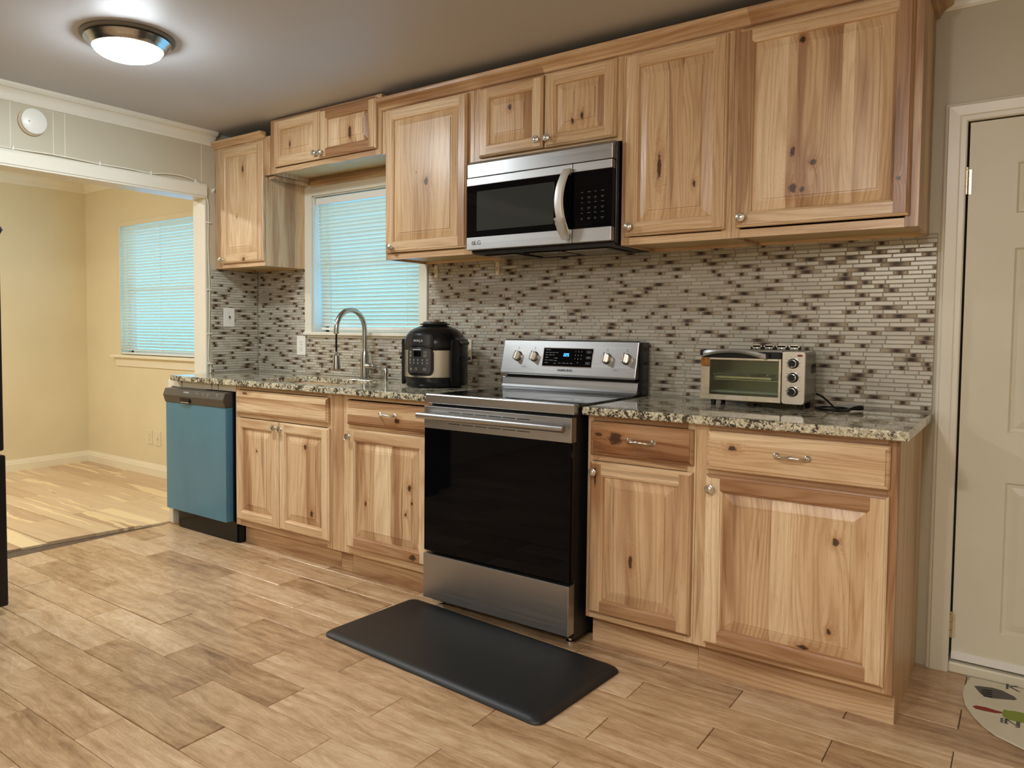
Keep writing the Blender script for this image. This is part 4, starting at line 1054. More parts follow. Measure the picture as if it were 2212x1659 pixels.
for (x, z, w) in ((-2.103,1.105,.026),(-2.103,1.093,.016),(-2.084,1.093,.016),(-2.065,1.093,.012),(-2.048,1.093,.010),(-2.103,1.082,.012),(-2.084,1.082,.014),(-2.065,1.082,.010),(-2.103,1.070,.018),(-2.103,1.058,.018),(-2.081,1.058,.020),(-2.103,1.046,.020),(-2.055,1.068,.018),(-2.055,1.056,.016),(-2.055,1.044,.012),(-2.030,1.046,.013),(-2.010,1.046,.015),(-1.989,1.046,.012),(-1.970,1.046,.012)):
    xx = x
    while xx < x+w-.001: q = rr2.uniform(.0012, .0028); prect(mb, xx, min(xx+q, x+w), z, z+.0017, .002, .0023); xx += q+.0006
for z in (1.0985, 1.074, 1.0485):
    for (p0, p1, q0, q1) in ((-1.893,-1.871,z-.004,z-.0034),(-1.893,-1.871,z+.0054,z+.006),(-1.893,-1.8924,z-.004,z+.006),(-1.8716,-1.871,z-.004,z+.006)): prect(mb, p0, p1, q0, q1, .002, .0023)
    prect(mb, -1.888, -1.876, z, z+.002, .002, .0023)
mb.build('key_legends', 'print_grey', ds)
for x, an in ((-2.253, 12), (-2.163, 10), (-1.793, 5), (-1.700, 5)):
    kz = 1.073; kb = MB(); kb.lathe([(0,0),(.0245,0),(.0245,.003),(.0215,.006),(.0208,.016),(.0195,.018),(0,.018)], (0,0,0), 'y', 32, flip=True)
    ko = kb.build('burner_knob', 'nickel', pn, local=True)
    ko.location = Vector(onp(x, kz, .0004))-ROOT[pn.name]; ko.rotation_euler = (-lean, R_(an), 0)
    kb = MB(); kb.box(-.0070, .0070, -.036, -.015, -.0205, .0205); gr = kb.build('knob_grip', 'nickel', ko, bevel=.003, local=True)
    kb = MB(); kb.box(-.0009, .0009, -.0366, -.0358, .008, .0195); kb.build('knob_mark', 'print_dark', ko, local=True)
    mb = MB()
    for q in range(9):
        aa = R_(-60+q*37); rr3 = .031
        X, Z = x+rr3*math.sin(aa), kz+rr3*math.cos(aa); prect(mb, X-.0008, X+.0008, Z-.0008, Z+.0008, -.0002, .0004)
    prect(mb, x-.005, x+.005, kz+.0335, kz+.035, -.0002, .0004); prect(mb, x-.003, x+.003, kz+.040, kz+.0425, -.0002, .0004); mb.build('dial_marks', 'print_dark', pn)
mb = MB()
for x in (-2.21, -1.745):
    prect(mb, x-.0015, x+.0015, 1.0265, 1.0295, -.0002, .0004)
    for q in range(9): prect(mb, x-.014+q*.0032, x-.0120+q*.0032, 1.0215, 1.0232, -.0002, .0004)
mb.build('indicator_print', 'print_dark', pn)
# oven door
mb = MB(); mb.box(a+.000, b-.004, -.700, -.660, .781, .874); od = mb.build('oven_door', 'steel', rg_, bevel=.002)
mb = MB(); mb.box(a+.002, b-.006, -.699, -.660, .256, .7805); mb.build('door_glass', 'black_glass', od, bevel=.0015)
mb = MB()
for k in range(6):
    x = -2.220+k*.067
    mb.box(x, x+.058, -.7005, -.6995, .853, .856); mb.box(x, x+.058, -.7005, -.6995, .806, .8085)
mb.build('vent_slots', 'black', od)
mb = MB(); mb.tube([(a+.003, -.748, .838), (b-.010, -.748, .838)], .0135, 20)
for x in (a+.05, b-.055): mb.box(x-.008, x+.008, -.740, -.698, .830, .846)
mb.build('door_handle', 'steel', od)
mb = MB(); mb.box(a+.000, b-.006, -.702, -.655, .052, .243); mb.build('storage_drawer', 'steel', rg_, bevel=.0025)
for x in (a+.04, b-.04):
    for y in (-.62, -.08):
        mb = MB(); mb.lathe([(0,0),(.016,0),(.016,.006),(.008,.008),(.008,.034),(0,.034)], (x, y, 0.0005), 'z', 16); mb.build('levelling_foot', 'chrome' if y < -.3 else 'black', rg_)

# ------------------------------------------------------------------ dishwasher
dw = thing('dishwasher', 'dishwasher with blue protective film over its door and a black control strip', 'dishwasher', (-4.09, -.35, 0.))
a, b = -4.378, -3.797; yf = -.655
mb = MB(); mb.box(a+.045, b+.020, -.600, -.02, .004, .838); mb.build('tub', 'black', dw)
mb = MB(); mb.box(a, b, yf, -.605, .122, .757); dd = mb.build('door', 'blue_film', dw, bevel=.003)
mb = MB(); mb.box(a+.004, b+.012, -.610, -.596, .118, .835); mb.build('door_liner', 'black', dw)
mb = MB(); prof = [(-.600, .7575), (yf-.004, .7575), (yf-.012, .785), (yf-.018, .800), (yf-.003, .838), (-.600, .842)]
mb.prism(prof, 'x', a-.003, b+.001); cn = mb.build('control_strip', 'dw_console', dw, bevel=.003)
nx, nz = (.038, -.015)
def ondw(x, s, off=0.): # s in 0..1 up the sloped face
    y = yf-.018+.015*s; z = .800+.038*s; l = math.hypot(.015, .038); return (x, y-off*.038/l, z+off*.015/l)
rot2 = (math.pi/2-math.atan2(.015, .038), 0, 0)
text('FRIGIDAIRE', .0105, ondw(-4.155, .62, .0004), 'print_white', cn, 'brand_lettering', 1., .0002, rot=rot2)
for x, w, s in ((-4.060,.014,.60),(-4.036,.006,.60),(-3.998,.014,.60),(-3.955,.018,.62),(-3.870,.016,.74),(-3.868,.010,.5),(-3.955,.012,.35)):
    mb = MB(); p0 = ondw(x, s, 0); p1 = ondw(x+w, s+.06, .0006); mb.box(p0[0], p1[0], p0[1]-.0008, p0[1]+.001, p0[2]-.001, p0[2]+.0018); mb.build('key_legend', 'print_grey', cn)
mb = MB(); mb.box(-4.205, -4.115, yf-.0175, yf-.004, .7655, .788); hp = mb.build('latch_pocket', 'black', cn)
mb = MB(); mb.box(-4.198, -4.118, yf-.0185, yf-.014, .765, .7685); mb.build('latch_lip', 'chrome', cn)
mb = MB(); mb.box(a+.02, b+.035, -.590, -.560, .002, .100); mb.build('kick_plate', 'black', dw, bevel=.002)
# strip between counter and dishwasher with its two clips; white end panel
t = thing('filler_panel', 'pale filler strip with metal clips between counter and dishwasher top', 'panel', (-4.08, -.60, .842))
mb = MB(); mb.box(-4.398, -3.772, -.606, -.594, .846, .8835); mb.build('strip', 'white_paint', t)
for x in (-4.285, -3.99, -3.93):
    mb = MB(); mb.box(x-.0012, x+.0012, -.6075, -.6055, .848, .875); mb.box(x-.007, x+.002, -.608, -.6055, .872, .879); mb.build('clip', 'print_dark', t)
mb = MB(); mb.box(-4.440, -4.400, -.602, -.404, .0125, .882)
o = mb.build('end_panel', 'white_paint', bevel=.004); tag(o, 'white end panel left of the dishwasher under the counter end', 'panel')

# ------------------------------------------------------------------ pressure cooker (built facing -y, then turned)
pc = thing('pressure_cooker', 'black multi-cooker with steel band and control panel on the granite left of the range', 'cooker', (-2.660, -.245, .914), rotz=R_(10))
mb = MB(); mb.lathe([(0,.003),(.135,.003),(.142,.010),(.148,.030),(.150,.050),(.150,.188),(0,.188)], (0,0,0), 'z', 64); mb.build('base', 'black', pc, local=True)
mb = MB(); mb.lathe([(.1505,.052),(.1515,.053),(.1515,.182),(.1505,.183)], (0,0,0), 'z', 64); mb.build('steel_band', 'steel_v', pc, local=True)
mb = MB(); mb.lathe([(0,.186),(.152,.186),(.154,.192),(.153,.215),(.149,.235),(.141,.254),(.126,.272),(.105,.286),(.080,.296),(.064,.300),(.0,.300)], (0,0,0), 'z', 64); lid = mb.build('lid', 'black', pc, local=True)
mb = MB(); mb.lathe([(0,.298),(.060,.298),(.062,.303),(.074,.306),(.075,.309),(.060,.312),(.058,.318),(.052,.320),(.05,.316),(0,.316)], (0,0,0), 'z', 48); mb.build('lid_rim', 'black_matte', lid, local=True)
mb = MB(); mb.lathe([(0,.316),(.016,.316),(.016,.322),(.012,.326),(0,.326)], (-.03,-.01,0), 'z', 20); mb.build('release_valve', 'print_grey', lid, local=True)
def arc_plate(mb, R0, R1, a0, a1, z0, z1, rad, n=24, w_scale=None):
    """plate bent round the pot; angles in degrees, 0 = facing -y, positive towards +x"""
    cols = []
    W_ = R_(a1-a0)*R1
    for k in range(n+1):
        u = W_*k/n; d = min(u, W_-u); cut = 0 if d >= rad else rad-math.sqrt(max(0, rad*rad-(rad-d)**2))
        an = R_(a0)+u/R1; cols.append((math.sin(an), -math.cos(an), z0+cut, z1-cut))
    prev = None
    for (sx_, sy_, q0, q1) in cols:
        i = mb.add([(sx_*R1, sy_*R1, q0), (sx_*R1, sy_*R1, q1), (sx_*R0, sy_*R0, q1), (sx_*R0, sy_*R0, q0)])
        if prev is not None:
            for k in range(4): j = (k+1) % 4; mb.face([prev+k, prev+j, i+j, i+k])
        else: mb.face([i, i+1, i+2, i+3])
        prev = i
    mb.face([prev, prev+1, prev+2, prev+3])
mb = MB(); arc_plate(mb, .148, .160, -27, 27, .060, .196, .028, 30); arc_plate(mb, .145, .159, -27, 27, .190, .262, .020, 30); fr = mb.build('front_housing', 'black', pc, bevel=.003, local=True)
mb = MB(); arc_plate(mb, .158, .1625, -21, 22, .074, .190, .012, 28); cp3 = mb.build('control_panel', plain('cooker_panel_grey', (.035, .036, .036), .22), fr, bevel=.0008, local=True)
mb = MB(); arc_plate(mb, .157, .1612, -21, 21, .204, .256, .014, 28); lp = mb.build('lid_plate', plain('cooker_lid_plate', (.018, .018, .020), .3), lid, bevel=.001, local=True)
def apt(an, z, r): return (math.sin(R_(an))*r, -math.cos(R_(an))*r, z)
for k, ch in enumerate('NINJA'):
    an = -8.5+k*3.6; text(ch, .0155, apt(an, .228, .1614), 'print_white', lid, 'logo_letter', .9, .0002, rot=(math.pi/2, 0, R_(an)), local=True)
mb = MB(); arc_plate(mb, .158, .1635, -12, 5, .1835, .1885, .002, 10); mb.build('panel_accent', 'print_grey', cp3, local=True)
mb = MB(); arc_plate(mb, .158, .1630, -9.5, 4.5, .152, .180, .002, 10); mb.build('display_window', 'black_glass', cp3, local=True)
mb = MB()
for (an, z) in ((-17, .173), (-17, .157), (12, .173), (12, .157), (-16, .092), (11, .092)):
    w_ = 1.7 if an < 0 else 2.6
    for q in ((an-w_, an-w_+.35, z-.0048, z+.0048), (an+w_-.35, an+w_, z-.0048, z+.0048), (an-w_, an+w_, z+.0038, z+.0048), (an-w_, an+w_, z-.0048, z-.0038)): arc_plate(mb, .162, .1629, *q, 0., 2)
    arc_plate(mb, .162, .1629, an-.6, an+.6, z-.0010, z+.0010, 0., 2)
for r_ in range(2):
    for q in range(5):
        an = -18+q*8.4; z = .134-r_*.0145
        arc_plate(mb, .162, .1629, an-.9, an+.9, z-.0014, z+.0014, 0., 2); arc_plate(mb, .162, .1629, an-1.7, an+1.7, z+.0045, z+.0056, 0., 2)
mb.build('key_legends', 'print_grey', cp3, local=True)
ax_ = apt(-5, .092, .1622); kb = MB(); kb.lathe([(0,0),(.0095,0),(.0090,.003),(0,.0035)], (0,0,0), 'y', 24, flip=True); o = kb.build('start_button', 'nickel', cp3, local=True); o.location = ax_; o.rotation_euler = (0, 0, R_(-5))
for s, nm in ((1, 'side_handle'), (-1, 'side_handle')):
    mb = MB(); c0 = 90*s; arc_plate(mb, .146, .164, c0-33, c0+33, .010, .236, .022, 22); sh = mb.build(nm, 'black', pc, bevel=.004, local=True)
    mb = MB(); mb.box(.155*s, .186*s, -.030, .030, .132, .150); mb.build('grip_tab', 'black', sh, bevel=.004, local=True)
    mb = MB(); i = mb.add([(.128*s, -.05, .255), (.128*s, .05, .255), (.176*s, .035, .218), (.176*s, -.035, .218), (.128*s, -.05, .236), (.128*s, .05, .236), (.170*s, .035, .206), (.170*s, -.035, .206)])
    for q in ((0,1,2,3),(4,7,6,5),(0,3,7,4),(1,5,6,2),(3,2,6,7),(0,4,5,1)): mb.face([i+k for k in q])
    mb.build('lid_latch', 'black', lid, bevel=.003, local=True)
for an in (45, 135, 225, 315):
    mb = MB(); mb.lathe([(0,0),(.012,0),(.013,.004),(0,.005)], (.11*math.cos(R_(an)), .11*math.sin(R_(an)), 0), 'z', 12); mb.build('foot', 'black', pc, local=True)

# ------------------------------------------------------------------ toaster oven
to = thing('toaster_oven', 'stainless toaster oven with curved handle and three black knobs on the right counter', 'toaster oven', (-1.145, -.16, .914))
a, b, yf, yr, z0, z1 = -1.330, -.957, -.250, -.075, .936, 1.127
xk = -1.036    # control panel from here to b
t = NT('toaster_housing'); t.p(col=(.26, .25, .21), metal=.8, rough=.34); M['to_case'] = t.mat
mb = MB(); mb.prism(rrect(a+.004, b-.002, z0, z1, .014, 5), 'y', yf+.030, yr)
# shell as hollow: build walls instead of a solid block
mb = MB(); w_ = .006
mb.box(a+.004, xk-.004, yf+.022, yr, z1-w_, z1); mb.box(a+.004, xk-.004, yf+.022, yr, z0, z0+w_); mb.box(a+.004, a+.010, yf+.022, yr, z0, z1); mb.box(a+.004, xk, yr-.004, yr, z0, z1)
mb.build('oven_cavity', 'to_case', to)
mb = MB(); mb.prism([(p, q) for p, q in rrect(xk-.004, b-.001, z0, z1, .012, 5)], 'y', yf+.012, yr); mb.build('side_housing', 'to_case', to, bevel=.002)
mb = MB()
for k in range(14): yy = -.150+k*.0052; mb.box(b-.0015, b-.0002, yy, yy+.0022, 1.045, 1.078)
mb.build('vent_louvres', 'black', to)
mb = MB(); mb.prism(rrect(xk, b, z0-.002, z1, .012, 5), 'y', yf, yf+.013); pnl = mb.build('control_panel', 'steel_v', to, bevel=.002)
for zk, an in ((1.083, 0), (1.032, -95), (.981, 100)):
    xkn = -.997
    mb = MB(); mb.lathe([(0,0),(.0205,0),(.0205,.0012),(0,.0012)], (xkn, yf, zk), 'y', 32, flip=True); mb.build('dial_plate', 'chrome', pnl)
    mb = MB(); mb.lathe([(0,.001),(.0188,.001),(.0185,.010),(.0160,.018),(.0155,.0185),(0,.0185)], (xkn, yf, zk), 'y', 32, flip=True); kk = mb.build('knob', 'black', pnl)
    mb = MB(); mb.lathe([(.0118,.0180),(.0140,.0186),(.0144,.0200),(.0126,.0204),(.0118,.0190)], (xkn, yf, zk), 'y', 32, flip=True)
    dx_, dz_ = .0105*math.sin(R_(180+an)), .0105*math.cos(R_(180+an)); mb.lathe([(0,.0186),(.002,.0188),(.0015,.0202),(0,.0204)], (xkn+dx_, yf, zk+dz_), 'y', 10, flip=True); mb.build('knob_ring', 'chrome', kk)
    mb = MB()
    for q in range(8):
        aa = R_(-120+q*34); X, Z = xkn+.0245*math.sin(aa), zk+.0245*math.cos(aa); ww = .0035 if abs(math.sin(aa)) > .4 else .0025
        if X+ww < b-.003 and X-ww > xk+.001: mb.box(X-ww, X+ww, yf-.0004, yf+.0004, Z-.0004, Z+.0004)
    if len(mb.f): mb.build('dial_print', 'print_dark', pnl)
mb = MB(); mb.prism(rrect(-.984, -.966, 1.1085, 1.1155, .0034, 4), 'y', yf-.002, yf+.001); mb.build('power_light', 'red_lens', pnl)
# door frame + glass
mb = MB(); yd = yf-.004
mb.box(a, a+.034, yd, yd+.012, .955, 1.098)
mb.box(xk-.010, xk-.001, yd, yd+.012, .955, 1.098)
mb.box(a-.002, xk-.001, yd, yd+.014, z0, .957)
mb.box(a+.03, xk-.01, yd+.001, yd+.010, 1.089, 1.098)
td = mb.build('door', plain('toaster_door_steel', (.60, .56, .47), .3, 1., .12, 25), to, bevel=.0015)
mb = MB(); mb.box(a+.034, xk-.010, yd+.003, yd+.006, .957, 1.089); mb.build('door_window', 'toast_glass', td)
mb = MB(); mb.box(a+.001, xk-.001, yd+.002, yd+.026, 1.097, 1.122); mb.build('hood_strip', 'black', td, bevel=.003)
t = NT('heat_stain'); t.p(col=sr(150, 84, 30), rough=.35, metal=.8); M['stain'] = t.mat
mb = MB(); mb.box(a+.001, a+.033, yd-.0004, yd+.001, 1.062, 1.096); mb.build('heat_stain', plain('heat_tinted_steel', (.30, .15, .05), .35, 1., .5, 35), td)
# curved handle (strap)
mb = MB(); mb.smooth = True; prev = None
for k in range(25):
    u = -1+2*k/24; x = a+.008+(xk-.050-a-.008)*(u+1)/2; zt = 1.131-.000-.016*u*u*(1 if u > 0 else .55); hh = .020-.004*u*u; y = yd-.032+.020*u**4
    zb_ = zt-.0125-.010*u*u
    i = mb.add([(x, y, zb_), (x, y-.004, (zb_+zt)/2), (x, y, zt), (x, y+.010, zt-.001), (x, y+.010, zb_+.001)])
    if prev is not None:
        for q in range(5): j = (q+1) % 5; mb.face([prev+q, prev+j, i+j, i+q])
    else: mb.face([i+q for q in range(5)])
    prev = i
mb.face([prev+q for q in range(5)])
th_ = mb.build('handle', 'steel_light', td)
mb = MB(); mb.box(a+.002, a+.012, yd-.020, yd+.006, 1.105, 1.126); mb.box(xk-.052, xk-.040, yd-.016, yd+.006, 1.100, 1.116); mb.build('handle_bracket', 'black', td, bevel=.002)
mb = MB(); fx0, fx1, fz0, fz1 = -1.232, -1.164, .9425, .9535
for q in ((fx0, fx1, fz0, fz0+.0008), (fx0, fx1, fz1-.0008, fz1), (fx0, fx0+.0008, fz0, fz1), (fx1-.0008, fx1, fz0, fz1)): mb.box(q[0], q[1], yd-.0005, yd, q[2], q[3])
mb.build('logo_frame', 'print_white', td); text('BLACK+DECKER', .0078, ((fx0+fx1)/2, yd-.0004, (fz0+fz1)/2-.0003), 'print_white', td, 'logo_letters', 1.0)
# rack, tray with foil
mb = MB(); zr = 1.013
mb.tube([(a+.016, yf+.030, zr), (xk-.012, yf+.030, zr), (xk-.012, yr-.012, zr), (a+.016, yr-.012, zr)], .0016, 6, closed=True)
for k in range(13): x = a+.035+k*.019; mb.tube([(x, yf+.030, zr), (x, yr-.012, zr)], .001, 5)
mb.build('wire_rack', 'chrome', to)
mb = MB(); zz = zr+.004; mb.box(a+.035, xk-.045, yf+.040, yr-.02, zz-.002, zz+.010); tr_ = mb.build('baking_tray', 'nickel', to, bevel=.003)
t = NT('crumpled_foil'); t.p(col=(.85, .85, .83), metal=1., rough=.25); t.bump(t.noise(t.pos(), 140., 4, .7, 2.), 1., .008); M['foil'] = t.mat
mb = MB(); g = random.Random(6); nx_, ny_ = 26, 8; i0 = mb.add([(a+.025+(xk-a-.065)*p/(nx_-1)+g.uniform(-.003, .003), yf+.034+.10*q/(ny_-1)+g.uniform(-.002, .002), zz+.012+g.uniform(-.001, .008)) for q in range(ny_) for p in range(nx_)])
for q in range(ny_-1):
    for p in range(nx_-1): k = i0+q*nx_+p; mb.face([k, k+1, k+1+nx_, k+nx_])
mb.build('foil_liner', 'foil', tr_)
mb = MB(); mb.tube([(a+.016, yr-.04, .962), (xk-.012, yr-.04, .962)], .004, 10); mb.tube([(a+.016, yr-.10, .962), (xk-.012, yr-.10, .962)], .004, 10); mb.tube([(a+.016, yr-.07, 1.105), (xk-.012, yr-.07, 1.105)], .004, 10); mb.build('heating_element', 'print_grey', to)
mb = MB(); mb.box(a+.012, xk-.014, yf+.024, yr-.01, .9435, .946); mb.build('crumb_tray', 'steel', to)
for x, y in ((a+.040, yf+.030), (b-.020, yf+.030), (a+.040, yr-.028), (b-.020, yr-.028)):
    mb = MB(); mb.lathe([(0,0),(.0085,0),(.0105,.022),(0,.022)], (x, y, .9142), 'z', 16); mb.build('foot', 'black', to)
# its power cord and plug lying on the counter
mb = MB()
cpth = [(-.955,-.072,.965),(-.935,-.066,.955),(-.905,-.085,.934),(-.880,-.120,.9205),(-.850,-.150,.9185),(-.835,-.110,.9185),(-.870,-.075,.9185),(-.925,-.085,.9185),(-.942,-.135,.9185),(-.915,-.185,.9185),(-.872,-.205,.9185),(-.835,-.185,.9185),(-.822,-.150,.9205)]
def smooth_path(P, n=6):
    P = [Vector(p) for p in P]; out = []
    for k in range(len(P)-1):
        p0, p1, p2, p3 = P[max(k-1,0)], P[k], P[k+1], P[min(k+2,len(P)-1)]
        for q in range(n):
            t = q/n; out.append(.5*((2*p1)+(-p0+p2)*t+(2*p0-5*p1+4*p2-p3)*t*t+(-p0+3*p1-3*p2+p3)*t**3))
    return out+[P[-1]]
mb.tube(smooth_path(cpth), .0036, 8); pcd = mb.build('power_cord', 'black', to)
mb = MB(); mb.tube([(-.825,-.152,.9225), (-.812,-.140,.925), (-.800,-.128,.926), (-.792,-.120,.926)], [.004,.0075,.0095,.009], 10); pl = mb.build('plug', 'black', pcd)
mb = MB(); mb.tube([(-.793,-.117,.929), (-.776,-.101,.929)], .0015, 6); mb.tube([(-.787,-.124,.923), (-.770,-.108,.923)], .0015, 6); mb.build('plug_pins', 'chrome', pl)

# ------------------------------------------------------------------ floor mat and rug
mt = MB(); prof = rrect(-.510, .510, -.255, .255, .035, 6); n = len(prof)
ly = [(.0, 0.), (-.0015, .004), (.002, .010), (.012, .017), (.022, .0195), (.030, .020)]
rs = []
for o_, z in ly:
    rs.append(mt.add([(p[0]*(1-o_/.51), p[1]*(1-o_/.255), z) for p in prof]))
mt.smooth = True
for A, B in zip(rs, rs[1:]):
    for k in range(n): j = (k+1) % n; mt.face([A+k, A+j, B+j, B+k])
mt.face([rs[-1]+k for k in range(n)]); mt.smooth = False; mt.face([rs[0]+k for k in range(n)][::-1])
o = mt.build('kitchen_mat', 'mat', origin=(0, 0, 0)); o.location = (-1.948, -.950, .0012); o.rotation_euler = (0, 0, R_(-3.8)); tag(o, 'black cushioned anti-fatigue mat on the floor in front of the range', 'mat')
rgm = thing('rug', 'cream half-round kitchen rug with printed utensils at the foot of the door', 'rug', (0.0, -.25, .0015))
hp_ = [(-.447,-.022),(-.461,-.12),(-.461,-.193),(-.450,-.27),(-.427,-.337),(-.400,-.392),(-.366,-.436),(-.298,-.478),(-.20,-.512),(-.10,-.530),(0,-.536)]
outl = hp_+[(-x, y) for x, y in hp_[::-1][1:]]
mb = MB(); mb.prism(outl, 'z', .0012, .0065); mb.build('pile', 'rug', rgm, bevel=.002)
def decal(mb, pts): mb.prism(pts, 'z', .0064, .0070)
M['ink_grey'] = plain('rug_print_grey', sr(92, 88, 84), .9); M['ink_red'] = plain('rug_print_red', sr(140, 52, 46), .9); M['ink_green'] = plain('rug_print_green', sr(132, 150, 62), .9)
def toR(px, py):  # world floor point measured from the photograph
    f_, dd_ = CAM_F, fwd*CAM_F + rr*(px-W/2-PX) - uu*(py-H/2-PY); t_ = (.006-CAM_C.z)/dd_.z; q = CAM_C+dd_*t_; return (q.x, q.y)
def decal_px(name, pts, mat): mb = MB(); mb.prism([toR(1960+x/4.159, 1260+y/4.159) for x, y in pts], 'z', .0064, .0071); return mb.build(name, mat, rgm)
decal_px('printed_whisk', [(600,925),(640,925),(760,940),(850,965),(960,1020),(985,1045),(960,1052),(880,1045),(760,1035),(690,1020),(650,985)], 'ink_grey')
for k in range(4): decal_px('printed_wire', [(668,955+k*17),(762,968+k*17),(762,974+k*17),(672,961+k*17)], 'rug')
decal_px('printed_handle', [(585,1105),(620,1100),(700,1115),(800,1145),(850,1158),(850,1172),(790,1168),(690,1148),(610,1128)], 'ink_red')
decal_px('printed_mitt', [(850,1165),(870,1135),(900,1145),(960,1150),(1030,1165),(1100,1180),(1120,1225),(1090,1262),(1000,1250),(900,1225),(855,1195)], 'ink_green')
def flat_text(body, size, px, py, mat, name, yaw, sx=1.):
    x, y = toR(1960+px/4.159, 1260+py/4.159); return text(body, size, (x, y, .0071), mat, rgm, name, sx, .0002, rot=(0, 0, yaw))
flat_text('K', .070, 945, 942, 'ink_grey', 'printed_letter', 0.)
for k, ch in enumerate('ENJ'): flat_text(ch, .050, 868+k*68, 1240+k*16, 'ink_grey', 'printed_letter', 0.)

# ------------------------------------------------------------------ ceiling lamps
def ceiling_lamp(name, label, c, cz, mat, group='flush ceiling lamps'):
    t = thing(name, label, 'ceiling light', (c[0], c[1], cz-.085), group)
    mb = MB(); mb.lathe([(0,0),(.184,0),(.185,-.006),(.178,-.010),(.150,-.016),(0,-.016)], (c[0], c[1], cz), 'z', 56); mb.build('backing_plate', 'lamp_gap', t)
    mb = MB(); mb.lathe([(.150,-.016),(.168,-.016),(.170,-.019),(.165,-.024),(.155,-.036),(.146,-.046),(.140,-.050),(.136,-.049),(.136,-.014)], (c[0], c[1], cz), 'z', 64); mb.build('metal_ring', 'faucet', t)
    mb = MB(); mb.lathe([(.1358,-.030),(.1358,-.048),(.128,-.060),(.108,-.073),(.080,-.083),(.045,-.089),(0,-.091)], (c[0], c[1], cz), 'z', 56); mb.build('diffuser', mat, t)
    return t
ceiling_lamp('ceiling_lamp', 'round lit ceiling lamp with nickel ring near the dining room opening', (-3.31, -1.47), CZ, 'lamp_cool')
ceiling_lamp('ceiling_lamp', 'round lit ceiling lamp at the back of the kitchen behind the camera', (-1.25, -4.60), CZ, 'lamp_rear')
ceiling_lamp('ceiling_lamp', 'unseen ceiling fill lamp added to light the dining room', (-5.65, -2.0), DCZ, 'fill_dining')  # added out of view as fill for the dining room
ceiling_lamp('ceiling_lamp', 'unseen ceiling fill lamp added above the camera to brighten the right side', (-.45, -2.95), CZ, 'fill_mid')  # added out of view to lift the right side of the kitchen
# smoke detector
t = thing('smoke_detector', 'round white smoke detector on the header wall above the opening', 'smoke detector', (XL, -1.405, 2.227))
mb = MB(); mb.lathe([(0,0),(.066,0),(.068,.006),(.068,.014),(.065,.018),(0,.018)], (XL, -1.405, 2.227), 'x', 48); mb.build('mount', 'cream_plastic', t)
mb = MB(); mb.lathe([(0,.018),(.063,.018),(.064,.022),(.062,.032),(.056,.036),(0,.037)], (XL, -1.405, 2.227), 'x', 48); mb.build('cover', 'white_plastic', t)
mb = MB(); mb.lathe([(0,.036),(.0045,.036),(.004,.0385),(0,.0385)], (XL, -1.432, 2.222), 'x', 14); mb.build('indicator_lens', 'print_grey', t)
# white cable stapled along the header and down the wall end
cb = thing('cable', 'white cable stapled along the header board and down to the counter', 'cable', (XL+.02, -1.4, 2.076))
zt_ = OZ+.078; X_ = XL
P = [(X_+.010,-2.74,zt_+.006),(X_+.010,-2.2,zt_+.008),(X_+.010,-1.56,zt_+.004),(X_+.010,-1.30,zt_+.010),(X_+.010,-1.06,zt_+.005),(X_+.010,-.90,zt_+.007),(X_+.010,-.76,zt_+.004),(X_+.010,-.66,zt_+.018),(X_+.010,-.54,zt_+.020),(X_+.012,-.450,zt_-.006),(X_+.012,-.392,1.985),(X_+.008,-.380,1.90),(X_+.008,-.384,1.70),(X_+.008,-.376,1.45),(X_+.008,-.380,1.20),(X_+.008,-.388,1.02),(X_+.008,-.372,.960),(X_+.010,-.376,.917)]
mb = MB(); mb.tube(smooth_path(P, 6), .0036, 8); mb.build('cable_run', 'white_paint', cb)
for (y, z) in ((-2.2,zt_+.008),(-1.50,zt_+.006),(-1.06,zt_+.005),(-.76,zt_+.004),(-.470,zt_+.004)):
    mb = MB(); mb.box(X_, X_+.015, y-.0035, y+.0035, z-.009, z+.012); mb.build('staple_clip', 'white_plastic', cb, bevel=.001)
for z in (1.84, 1.43, 1.16, .975):
    mb = MB(); mb.box(X_+.0, X_+.014, -.392, -.364, z-.0035, z+.0035); mb.build('staple_clip', 'white_plastic', cb, bevel=.001)
h = MB(); h.tube([(XL, -.345, 2.040), (XL+.014, -.345, 2.036), (XL+.018, -.340, 2.052)], .0035, 8); h.box(XL, XL+.003, -.352, -.336, 2.028, 2.052)
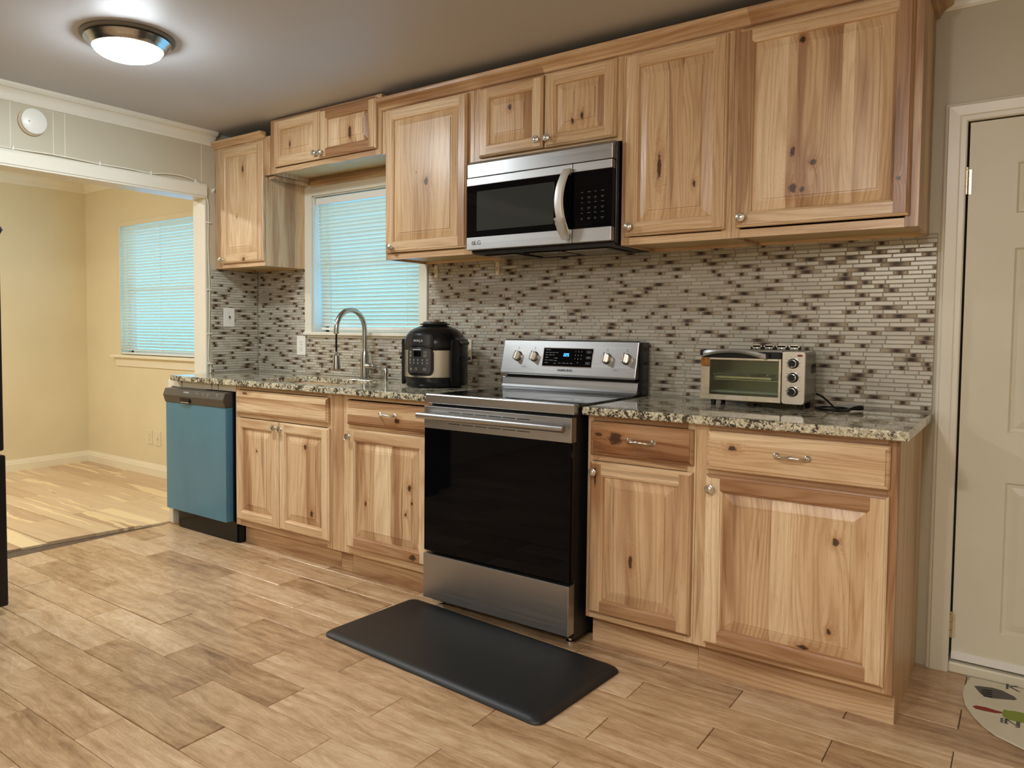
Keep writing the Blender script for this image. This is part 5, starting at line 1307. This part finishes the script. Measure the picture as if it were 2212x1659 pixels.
o = h.build('wall_hook', 'white_plastic'); tag(o, 'tiny white hook on the wall beside the left corner cabinet', 'hook')

# ------------------------------------------------------------------ refrigerator at the left edge
fr = thing('refrigerator', 'black refrigerator with bottom freezer drawer cut off at the left picture edge', 'refrigerator', (-4.0, -2.22, 0.))
FX, FY = -3.662, -1.835
mb = MB(); mb.box(-4.33, FX-.06, -2.60, FY-.004, .03, 1.68); mb.build('cabinet', 'black', fr, bevel=.006)
mb = MB(); mb.box(FX-.056, FX, -2.60, FY, .685, 1.68); fd = mb.build('door', 'black', fr, bevel=.008)
mb = MB(); mb.box(FX-.056, FX+.004, -2.60, FY+.004, .035, .668); fz = mb.build('freezer_drawer', 'black', fr, bevel=.008)
mb = MB(); mb.tube([(FX+.045, -2.50, .62), (FX+.045, -1.93, .62)], .012, 12); mb.box(FX, FX+.045, -2.47, -2.45, .61, .63); mb.box(FX, FX+.045, -1.97, -1.95, .61, .63); mb.build('drawer_handle', 'black', fz)
for y in (-2.55, -1.89):
    for x in (-4.28, -3.75):
        mb = MB(); mb.lathe([(0,0),(.018,0),(.018,.031),(0,.031)], (x, y, .0005), 'z', 14); mb.build('foot', 'black', fr)
t = NT('lavender_grey_fabric'); t.p(col=sr(150, 146, 160), rough=.6); M['lav'] = t.mat
mb = MB(); n_ = 9; mb.smooth = True; prev = None
for k in range(n_+1):
    u = k/n_; x = -3.86+.193*u; zt_ = 1.599+.143*(1-u)**1.15; zb_ = 1.596-.135*(1-u)**.95; yy = -1.812+.012*math.sin(u*5)
    i = mb.add([(x, yy, zb_), (x, yy+.012*(1-u)+.004, (zt_+zb_)/2), (x, yy, zt_), (x, yy-.003, (zt_+zb_)/2)])
    if prev is not None:
        for q in range(4): j = (q+1) % 4; mb.face([prev+q, prev+j, i+j, i+q])
    else: mb.face([i, i+1, i+2, i+3])
    prev = i
mb.face([prev, prev+1, prev+2, prev+3])
o = mb.build('pot_holder', 'lav'); tag(o, 'pale grey pointed cloth tip hanging on the side of the refrigerator', 'cloth')
